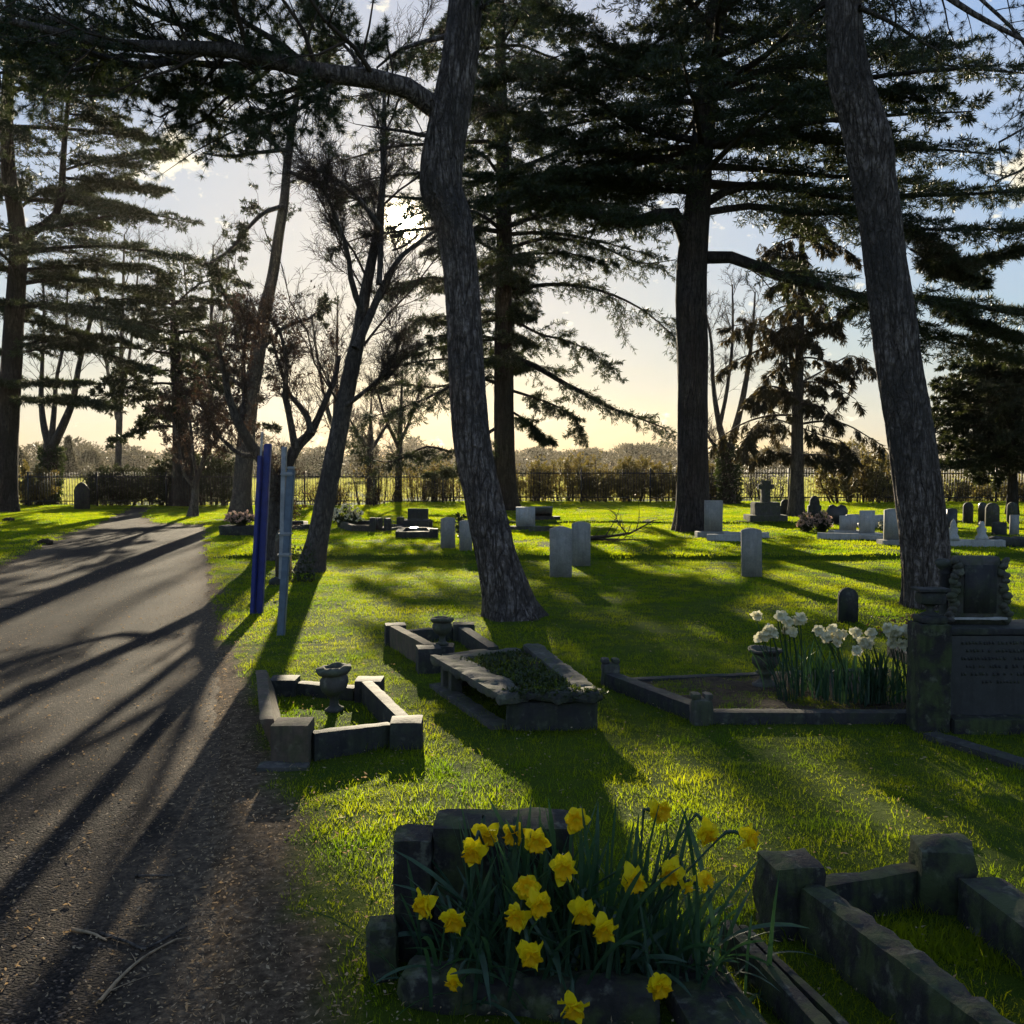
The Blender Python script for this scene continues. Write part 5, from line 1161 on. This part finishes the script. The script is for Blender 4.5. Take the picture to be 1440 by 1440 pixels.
# carved upper stone
Yc = YE + .30; xc = xE(1374, Yc); wT = .30
prof = [(-.19, 0), (.19, 0), (.205, .05), (.175, .12), (.165, .20), (.15, .30), (.135, .40), (.12, .43), (-.13, .43), (-.145, .38), (-.15, .28), (-.17, .18), (-.165, .1), (-.20, .05)]
V, q4, q3 = slab(None, prof, .12, .012); V = V + np.array([xc, Yc, zE + .62]); mb = MB(); mb.add(V, q4); mb.Fq.append(np.array(q3)) if q3 else None; mb.build('carved_stone', M['stonemid'], t)
mb = MB(); mb.add(boxV((xc + .0, Yc - .066, zE + .85), (.20, .014, .30)), BF); mb.build('inscription_panel', M['stonedark'], t)
rr_ = np.random.default_rng(4)
for sx in (-1, 1):
    sc_ = MB()
    for k in range(13):   # acanthus / scroll carving
        f = k / 12; cx = xc + sx * (.175 - .035 * f + .015 * math.sin(k * 1.7)); cz = zE + .66 + .36 * f
        lathe(sc_, (cx, Yc - .055, cz), [(0, -.025), (.022, -.018), (.032, 0), (.024, .016), (0, .026)], 12, (rr_.uniform(-.5, .5), rr_.uniform(-.5, .5)), .5, k * 3.1 + sx)
    sc_.build('scroll_carving', M['stonemid'], t, smooth=True)
mb = MB(); rbox(mb, (xc - .17, Yc - .07), (xc + .17, Yc - .07), .03, zE + .655, zE + .675, rnd=.008, seed=3); mb.build('ledge', M['marble'], t, smooth=True)
ins = MB()
for row in range(6):      # worn raised inscription, unreadable
    z = zE + .535 - row * .048; x = xL + .30 + (.03 if row % 2 else 0) + (.10 if row == 5 else 0); end = xL + (.88 if row < 5 else .66)
    while x < end:
        w_ = rr_.uniform(.010, .020)
        if rr_.random() > .16: ins.add(boxV((x, YE + .0975, z + rr_.normal(0, .001)), (w_ * .75, .004, .020 * rr_.uniform(.7, 1.1))), BF)
        x += w_ + .006
ins.build('inscription', M['stonedark'], t)
# planter on the pillar
b = (xL + .10, YE + .11, zE + .70); tp_ = thing('stone_planter', 'oblong stone planter on a thin stem standing on the memorial pillar', 'planter', b)
mb = MB(); lathe(mb, b, [(0, 0), (.055, 0), (.055, .015), (.022, .03), (.02, .055), (.035, .07), (.05, .075)], 24); mb.build('stem', M['stonedark'], tp_, smooth=True)
block(tp_, 'bowl', 'stonedark', b, .17, .13, b[2] + .072, b[2] + .155, 0, seed=2, rnd=.03, amp=.004); block(tp_, 'rim', 'stonedark', b, .19, .15, b[2] + .152, b[2] + .175, 0, seed=3, rnd=.008)
b = (xE(1332, YE + .34), YE + .34, zE + .625); tp_ = thing('carved_column', 'slim carved column with a ringed capital left of the scrolled stone', 'column', b)
mb = MB(); lathe(mb, b, [(0, 0), (.06, 0), (.06, .03), (.04, .06), (.032, .12), (.034, .30), (.045, .32), (.035, .335), (.06, .36), (.07, .38), (.06, .395), (.045, .40), (0, .41)], 28, dent=.08); mb.build('shaft', M['stonedark'], tp_, smooth=True)
# low stone beyond planter (between daffodils and pillar)
b = q(1285, 930); t = thing('ledger_stone', 'thin dark ledger slab behind the memorial pillar', 'ledger stone', b); stone(t, 'ledger', 'stonedark', (b[0] - .12, b[1]), (b[0] + .7, b[1] + .05), .5, b[2] - .02, b[2] + .09, seed=3)
b = q(1290, 905); t = thing('dark_shrub', 'small reddish shrub behind the rightmost cream daffodils', 'shrub', b)
lf = MB(); n = 700; pp = np.array([b[0] + .25, b[1] + .2, b[2]]) + np.stack([r.normal(0, .22, n), r.normal(0, .1, n), r.random(n) * .22], 1); leaves(lf, pp, r.normal(0, 1, (n, 3)), .04, .022, 1, 0, r=r); lf.build('foliage', M['plumleaf'], t)

# P : stepped slab behind the yellow daffodils
YP = 3.2; t = thing('stepped_headstone', 'low dark headstone with a stepped top behind the yellow daffodils', 'headstone', ((660 - 720) / F * YP, YP, 0))
xa, xb, xm = (549 - 720) / F * YP, (765 - 720) / F * YP, (607 - 720) / F * YP; zt = H - (1186 - 655) / F * YP; zt2 = H - (1172 - 655) / F * (YP)
stone(t, 'shoulder', 'stoneshaded', (xa, YP + .05), (xm, YP + .05), .16, -.05, zt, seed=1, amp=.006, rnd=.014); stone(t, 'slab', 'stoneshaded', (xm - .002, YP + .10), (xb + .1, YP + .10), .2, -.05, zt2, seed=2, amp=.006, rnd=.014)
t = thing('broken_stone', 'broken chunk of stone leaning against the left end of the stepped headstone', 'stone', ((535 - 720) / F * 3.1, 3.1, 0))
block(t, 'chunk', 'stoneshaded', ((534 - 720) / F * 3.12, 3.12), .10, .16, -.03, .17, .15, seed=9, rnd=.03, amp=.012, taper=.3)
t = thing('kerb_stone', 'rough dark kerb stone lying along the bottom edge under the yellow daffodils', 'kerb stone', (0, 2.9, 0))
stone(t, 'stone', 'stoneshaded', ((560 - 720) / F * 2.95, 2.98), ((930 - 720) / F * 2.9, 2.86), .16, -.05, .105, seed=4, amp=.02, rnd=.05)
t = thing('grave_ledger', 'dark ledger slab with parallel raised edges running out of the bottom right', 'ledger stone', (.8, 2.9, 0), 'kerbed graves')
for k, (x0, y0, x1, y1, w_, z_) in enumerate([(955, 1360, 1080, 1560, .22, .06), (1020, 1335, 1165, 1500, .05, .10), (1042, 1330, 1200, 1490, .035, .075)]):
    p0, p1 = q(x0, y0), q(x1, y1); stone(t, 'slab' if k == 0 else 'edge_strip', 'stoneshaded', p0, p1, w_, -.06, z_, seed=k + 5, amp=.004)
# Q : near right kerb set
t = thing('grave_kerb', 'heavy mossy kerb set with square corner blocks in the bottom right corner', 'grave kerb', (1.3, 3.6, 0), 'kerbed graves')
def qz(px, py, z): d = ray(px, py); k = (z - H) / d[2]; return (d * k)[:2]
hQ = .25
q0 = qz(1112, 1204, hQ); q1 = qz(1326, 1190, hQ - .03)
block(t, 'corner_block', 'stoneshaded', q0, .20, .19, -.05, hQ, .15, seed=1, amp=.016, rnd=.025); block(t, 'corner_block', 'stoneshaded', q1, .22, .20, -.05, hQ - .01, -.12, seed=2, amp=.018, rnd=.025)
stone(t, 'kerb_rail', 'stoneshaded', q0 + (.09, .02), q1 + (-.10, .0), .09, -.05, hQ - .10, seed=3, amp=.008)
q2 = qz(1152, 1240, .19); q3 = qz(1420, 1440, .19); dq = (q3 - q2)
stone(t, 'kerb_rail', 'stoneshaded', q2 + (-.03, .0), q2 + dq * 1.9, .11, -.05, .19, seed=4, amp=.018, rnd=.025)
q4_ = qz(1375, 1235, .15); q5_ = qz(1480, 1312, .15)
stone(t, 'kerb_rail', 'stoneshaded', q4_ , q4_ + (q5_ - q4_) * 3, .16, -.05, .16, seed=5, amp=.008)
plot_tufts([q2 + (.12, -.05), q2 + (.9, -.4), q1 + (.2, -.2), q0 + (.15, -.02)], None, 260, 1., 1.8)
for e in ([A0, A1], [A1, A2], [A3, A0], [B3, B0], [B0, B1], [B1, B2], [C3, C0], [C0, C1], [D3, D0]): longgrass(e, 46, .045)
longgrass([q0, q1], 50, .06); longgrass([(xa - .06, YP), (xa - .05, 2.9)], 40, .06)

# ------------------------------------------------------------------ daffodils
def frame(d):
    d = nrm(np.array(d, float)); a = np.array([0, 0, 1.]) if abs(d[2]) < .9 else np.array([1., 0, 0])
    u = nrm(np.cross(a, d)); return u, np.cross(d, u), d
def petals_mesh(mb, c, d, R, r, n=6, rows=5, ruffle=.15, sweep=.1):
    u, v, w_ = frame(d)
    for k in range(n):
        a = k * 2 * PI / n + r.normal(0, .12); sw = sweep + r.normal(0, .4); L = R * r.uniform(.85, 1.12); tw = r.normal(0, .55)
        V = []
        for i in range(rows + 1):
            s = i / rows; wid = R * .44 * math.sin(PI * min(1, s * .82 + .12)) ** .8 * (1 if s < .95 else .25)
            z = sw * L * s * s + .12 * L * math.sin(s * 3 + k) * ruffle * 3
            for j in (-1, -.35, .35, 1):
                x_, y_ = s * L, wid * j
                zz = z + .10 * R * (j * j) * (1 - s) + ruffle * R * .5 * math.sin(j * 3 + k * 2 + s * 4) * s + tw * y_
                V.append(c + w_ * zz + u * (x_ * math.cos(a) - y_ * math.sin(a)) + v * (x_ * math.sin(a) + y_ * math.cos(a)))
        i0 = np.arange(rows)[:, None] * 4; j0 = np.arange(3)[None]
        mb.add(V, np.stack([i0 + j0, i0 + j0 + 1, i0 + 4 + j0 + 1, i0 + 4 + j0], -1).reshape(-1, 4))
def trumpet_mesh(mb, c, d, R, L, r, seg=30):
    u, v, w_ = frame(d); ph = r.uniform(0, 6); V = []
    pr = [(.42, 0), (.50, .25), (.55, .5), (.66, .75), (.95, .97), (1.12, 1.0), (.90, .93), (.5, .6), (.3, .2), (0, .15)]
    for rr_, z in pr:
        for j in range(seg):
            a = j * 2 * PI / seg; ruf = (1 + .20 * math.sin(a * 7 + ph) * max(0, z - .5) * 2 + .14 * math.sin(a * 13 + ph * 2) * max(0, z - .6) * 2)
            V.append(c + w_ * (z * L * (1 + .10 * math.sin(a * 5 + ph) * (z > .8))) + (u * math.cos(a) + v * math.sin(a)) * R * rr_ * ruf)
    i = (np.arange(len(pr) - 1) * seg)[:, None]; j = np.arange(seg)[None]; j2 = (j + 1) % seg
    mb.add(V, np.stack([i + j, i + j2, i + seg + j2, i + seg + j], -1).reshape(-1, 4))
def daffodil(label, root, head, d, R, seed, pm='yellow', tm='orange', group='yellow daffodils', double=True, stem=True):
    r = np.random.default_rng(seed); root = np.array(root, float); head = np.array(head, float); d = nrm(np.array(d, float))
    t = thing('daffodil', label, 'daffodil', root, group)
    fl = MB(); petals_mesh(fl, head, d, R, r, 6, ruffle=.30, sweep=-.15); 
    if double: petals_mesh(fl, head + d * .005, d, R * .85, r, 6, ruffle=.35, sweep=.35)
    fl.build('petals', M[pm], t, smooth=True)
    tr = MB(); trumpet_mesh(tr, head, d, R * .58, R * .72, r); tr.build('trumpet', M[tm], t, smooth=True)
    if stem:
        bk = head - d * .035; up = bk + np.array([0, 0, .012]) - d * .02
        L = np.linalg.norm(up - root); m_ = root * .4 + up * .6 + np.array([r.normal(0, .02), r.normal(0, .02), .06 * L])
        P = resamp(np.array([root, root * .75 + m_ * .25 + [0, 0, .05 * L], m_, up, bk, head]), 18)
        s = MB(); rad = np.full(18, .0035); rad[-3:] = .006; rad[-1] = .004; tubes(s, P, rad, 7); s.build('stem', M['dafleaf'], t, smooth=True)
    return t
root0 = np.array([(800 - 720) / F * 3.0, 3.02, .0])
DF = [(810, 1153, 2.98, (-.1, -1, .15), 'topmost yellow daffodil, facing forward above the middle of the clump'), (925, 1142, 3.05, (.55, -.6, .1), 'yellow daffodil turned right, standing highest on the right half of the clump'), (994, 1168, 3.05, (.3, -.5, -.5), 'nodding yellow daffodil second from the right end of the top row'), (1051, 1178, 3.0, (.9, -.3, -.15), 'rightmost yellow daffodil, seen side on against the grass'),
      (722, 1171, 3.0, (-.1, -.9, -.3), 'yellow daffodil left of the top pair, half hidden behind its neighbour'), (752, 1182, 2.94, (.2, -1, -.1), 'yellow daffodil facing forward just right of the half hidden one'), (683, 1172, 3.02, (.1, -.5, -.3), 'yellow daffodil behind the upper left one, partly wilted'), (666, 1195, 2.92, (-.2, -.8, -.5), 'drooping upper left yellow daffodil over the dark headstone'),
      (793, 1220, 2.88, (0, -1, -.1), 'large full yellow daffodil in the centre facing the viewer'), (891, 1237, 2.88, (.1, -.9, -.2), 'yellow daffodil right of centre standing on its own'), (943, 1226, 2.95, (-.2, -.7, -.3), 'yellow daffodil beside a half closed bud on the right'), (990, 1240, 3.0, (.6, -.4, .3), 'thin half open yellow daffodil on the right'), (966, 1245, 2.95, (.4, -.4, -1), 'narrow hanging yellow bud on the right'),
      (598, 1269, 2.84, (-.5, -.6, -.5), 'leftmost yellow daffodil, hanging its head'), (636, 1291, 2.80, (.2, -.8, -.5), 'yellow daffodil second from the left end, drooping'), (740, 1248, 2.84, (0, -.6, .3), 'upper flower of the central trio of yellow daffodils'), (758, 1270, 2.80, (.2, -1, -.2), 'right flower of the central trio of yellow daffodils'), (728, 1288, 2.80, (-.3, -.9, -.2), 'lower left flower of the central trio of yellow daffodils'),
      (820, 1281, 2.82, (.0, -.9, -.5), 'upper flower of the nodding pair right of centre'), (850, 1304, 2.78, (-.1, -.9, -.5), 'lower flower of the nodding pair right of centre'), (745, 1339, 2.72, (.2, -.8, -.5), 'yellow daffodil low in the middle above the kerb stone'), (640, 1378, 2.78, (-.3, -.4, -.3), 'small crumpled yellow daffodil low on the left'), (925, 1384, 2.72, (.3, -.6, -.3), 'low yellow daffodil on the right above the ledger slab'), (806, 1413, 2.66, (0, -.8, -.6), 'lowest yellow daffodil drooping over the bottom edge')]
for i, (px, py, Yd, d, lab) in enumerate(DF):
    rr_ = np.random.default_rng(300 + i); rt = root0 + np.array([rr_.normal(0, .09) + (px - 800) / F * .9, rr_.normal(0, .05), 0])
    small = i in (11, 12, 21)
    daffodil(lab, rt, at(px, py, Yd), d, .027 if i == 12 else (.032 if small else .041), 400 + i, double=not small)
def strap_leaves(label, c, n, L0, L1, wd_, spread, r, name='daffodil_leaves', out=.5, upb=1., group=None):
    t = thing(name, label, 'leaves', c); mb = MB(); k = 9
    for i in range(n):
        a = r.uniform(0, 2 * PI); L = r.uniform(L0, L1); o_ = abs(r.normal(0, out)); b_ = np.array(c) + np.array([r.normal(0, spread[0]), r.normal(0, spread[1]), -.01])
        s = np.linspace(0, 1, k); bend = o_ * r.uniform(.6, 1.5)
        th = np.clip(o_ * .5 + bend * s * 1.6, 0, 2.4); dx = np.cumsum(np.sin(th)) * L / k; dz = np.cumsum(np.cos(th)) * L / k
        P = b_ + np.stack([math.cos(a) * dx, math.sin(a) * dx * .8, dz], 1)
        sd_ = np.array([-math.sin(a), math.cos(a), 0]); tw = r.normal(0, .8) * s; nrm_ = np.stack([np.cos(a) * np.cos(th), np.sin(a) * np.cos(th), -np.sin(th)], 1)
        S = sd_ * np.cos(tw)[:, None] + nrm_ * np.sin(tw)[:, None]
        w_ = wd_ * r.uniform(.7, 1.2) * np.minimum(1, (1 - s) * 5 + .12) * .5
        V = np.stack([P - S * w_[:, None], P + nrm_ * w_[:, None] * .25, P + S * w_[:, None]], 1).reshape(-1, 3)
        i0 = (np.arange(k - 1) * 3)[:, None]; j0 = np.arange(2)[None]; mb.add(V, np.stack([i0 + j0, i0 + j0 + 1, i0 + 3 + j0 + 1, i0 + 3 + j0], -1).reshape(-1, 4))
    o = mb.build('leaf_blades', M['dafleaf'], t, smooth=True); return t
r = np.random.default_rng(8)
strap_leaves('dense clump of long blue green strap leaves among the yellow daffodils', root0 + np.array([.03, .02, 0]), 230, .30, .62, .015, (.18, .07), r, out=.42)
strap_leaves('low arching strap leaves spreading right towards the square corner block', root0 + np.array([.36, .02, 0]), 80, .22, .42, .013, (.09, .06), r, out=.9)
strap_leaves('sparse strap leaves flopping over the kerb stone on the left', root0 + np.array([-.28, -.05, 0]), 80, .22, .48, .012, (.10, .05), r, out=.9)
# cream daffodils in kerb C
CR = [((1097, 882), (1062, 1132, 864, 898), 14, (1088, 968), 'cream daffodil in the bunch rising behind the stone vase', 6.75), ((1165, 895), (1148, 1186, 884, 906), 8, (1165, 972), 'cream daffodil in the second bunch from the vase', 6.7),
      ((1214, 900), (1203, 1226, 888, 918), 6, (1210, 975), 'cream daffodil in the third bunch from the vase', 6.6), ((1267, 888), (1248, 1288, 872, 910), 11, (1245, 972), 'cream daffodil in the rightmost tall bunch near the memorial pillar', 6.65)]
k_ = 0
for (c_, (x0, x1, y0, y1), n, (rx, ry), lab, Yd) in CR:
    rt = np.array([*q(rx, ry)[:2], zC + .02]); rt[1] = Yd
    for i in range(n):
        rr_ = np.random.default_rng(900 + k_); k_ += 1
        hx = x0 + (x1 - x0) * (i + .5) / n + rr_.normal(0, 2); hy = rr_.uniform(y0, y1)
        daffodil(lab, rt + np.array([(hx - c_[0]) / F * Yd * .5, rr_.normal(0, .03), 0]), at(hx, hy, Yd - .1 + rr_.normal(0, .04)), (rr_.normal(0, .5), -1, rr_.normal(.1, .3)), .041, 950 + k_, 'cream', 'cream', 'cream daffodils, ' + lab[18:], double=False)
for (px, py, Yd, n, lab) in [(1125, 975, 6.95, 45, 'upright leaf clump behind the stone vase'), (1160, 975, 6.75, 50, 'upright leaf clump under the second cream bunch'), (1205, 978, 6.6, 55, 'upright leaf clump under the third cream bunch'), (1245, 975, 6.6, 90, 'tall upright leaf clump nearest the memorial pillar')]:
    c_ = np.array([(px - 720) / F * Yd, Yd, zC + .02]); strap_leaves(lab, c_, n, .22, .42, .012, (.09, .05), r, out=.22)

# ------------------------------------------------------------------ fallen branch, twigs, litter
b = q(868, 762); t = thing('fallen_branch', 'fallen dead branch lying on the lawn with one limb sticking up', 'branch', b)
wm = MB(); S = [np.array([b + (-.55, 0, .08), b + (-.1, .05, .12), b + (.25, .1, .16), b + (.75, .2, .42)]), np.array([b + (-.6, .1, .05), b + (0, -.1, .05), b + (.4, 0, .05)]), np.array([b + (.2, .1, .16), b + (.05, .1, .35), b + (-.05, .15, .6)])]
P = np.stack([resamp(s, 6) for s in S]); tubes(wm, P, np.array([.035, .03, .015])[:, None] * np.linspace(1, .3, 6), 6)
A = spawn(P, 14, .1, 1, 50, .4, .25, rise=.1, planar=False, k=4, wob=.4, minlen=.25, r=r); A[..., 2] = np.maximum(A[..., 2], b[2] + .02); tubes(wm, A, lradius(A, .02, .008), 4); wm.build('branch', M['twig'], t)
for k, (pp, lab) in enumerate([([(100, 1312), (130, 1318), (150, 1328)], 'short crooked twig on the path left of the longest one'), ([(142, 1318), (180, 1330), (200, 1340), (215, 1335), (262, 1308)], 'longest twig arching across the path at the bottom'), ([(140, 1415), (170, 1380), (205, 1350), (250, 1325)], 'thin pale twig curving down towards the bottom edge'), ([(190, 1236), (245, 1236)], 'straight thin twig on the path in the tree shadow'), ([(0, 857), (18, 857), (30, 860)], 'dark twig on the path at the left edge')]):
    P = np.array([gp(*x) + [0, 0, .014] for x in pp]); P = resamp(P, 12)[None]; wm = MB(); tubes(wm, P, np.linspace(.007, .003, 12)[None], 6)
    A = spawn(P, 3, .2, .9, 40, .3, .2, planar=True, k=4, wob=.2, r=r); A[..., 2] = np.maximum(A[..., 2], P[..., 2].mean() ); tubes(wm, A, lradius(A, .01, .0025), 4)
    tag(wm.build('twig', M['litter'] if k in (0, 2) else M['barkgrey']), lab, 'twig', 'twigs on the path')
n = 60000; y = 1.9 + 16 * r.random(n) ** 1.7; x = r.uniform(-.62, .1, n) * y - .1
sdv = sdpoly(x, y, PATH); near = np.exp(-np.abs(sdv - .02) / .22); keep = r.random(n) < np.where(sdv < 0, .22 + .8 * near, np.minimum(1, near * 1.2)) 
x, y = x[keep], y[keep]
gx_ = r.uniform(-.5, .5, 5000); gy_ = 2.6 + 14 * r.random(5000) ** 1.5; kk = sdpoly(gx_ * gy_, gy_, PATH) > .2; x = np.concatenate([x, (gx_ * gy_)[kk]]); y = np.concatenate([y, gy_[kk]])
lt = MB(); pp = np.stack([x, y, gz(x, y) + np.where(sdpoly(x, y, PATH) > .2, .022, .012)], 1); dd = np.stack([r.normal(0, 1, len(x)), r.normal(0, 1, len(x)), np.abs(r.normal(0, .25, len(x)))], 1)
leaves(lt, pp, dd, np.where(r.random(len(x)) < .75, .012, .026), np.where(r.random(len(x)) < .7, .005, .009), .1, 0, r=r); tag(lt.build('leaf_litter', M['litter']), 'scattered dry leaf scraps and needles along the path edge', 'leaf litter', kind='stuff')
for k, (px, py, lab) in enumerate([(64, 765, 'dark clod of earth beside the left path edge'), (12, 733, 'small dark molehill on the left grass')]):
    b = gp(px, py); tag(block(thing('clod', lab, 'clod', b), 'earth', 'soil', b, .28, .2, b[2] - .04, b[2] + .1, rnd=.08, amp=.04), None)
make_grass()
if HAZE:
    hb = MB(); hb.add(boxV((0, 190, 12.9), (880, 560, 28)), BF)
    m, nt, out = newmat('haze_air'); pv = nt.nodes.new('ShaderNodeVolumePrincipled'); pv.inputs['Color'].default_value = (1, .93, .80, 1)
    pv.inputs['Density'].default_value = HAZE; pv.inputs['Anisotropy'].default_value = .7; nt.links.new(pv.outputs[0], out.inputs['Volume'])
    tag(hb.build('haze', m), 'thin evening haze in the air over the field', 'haze', kind='stuff')
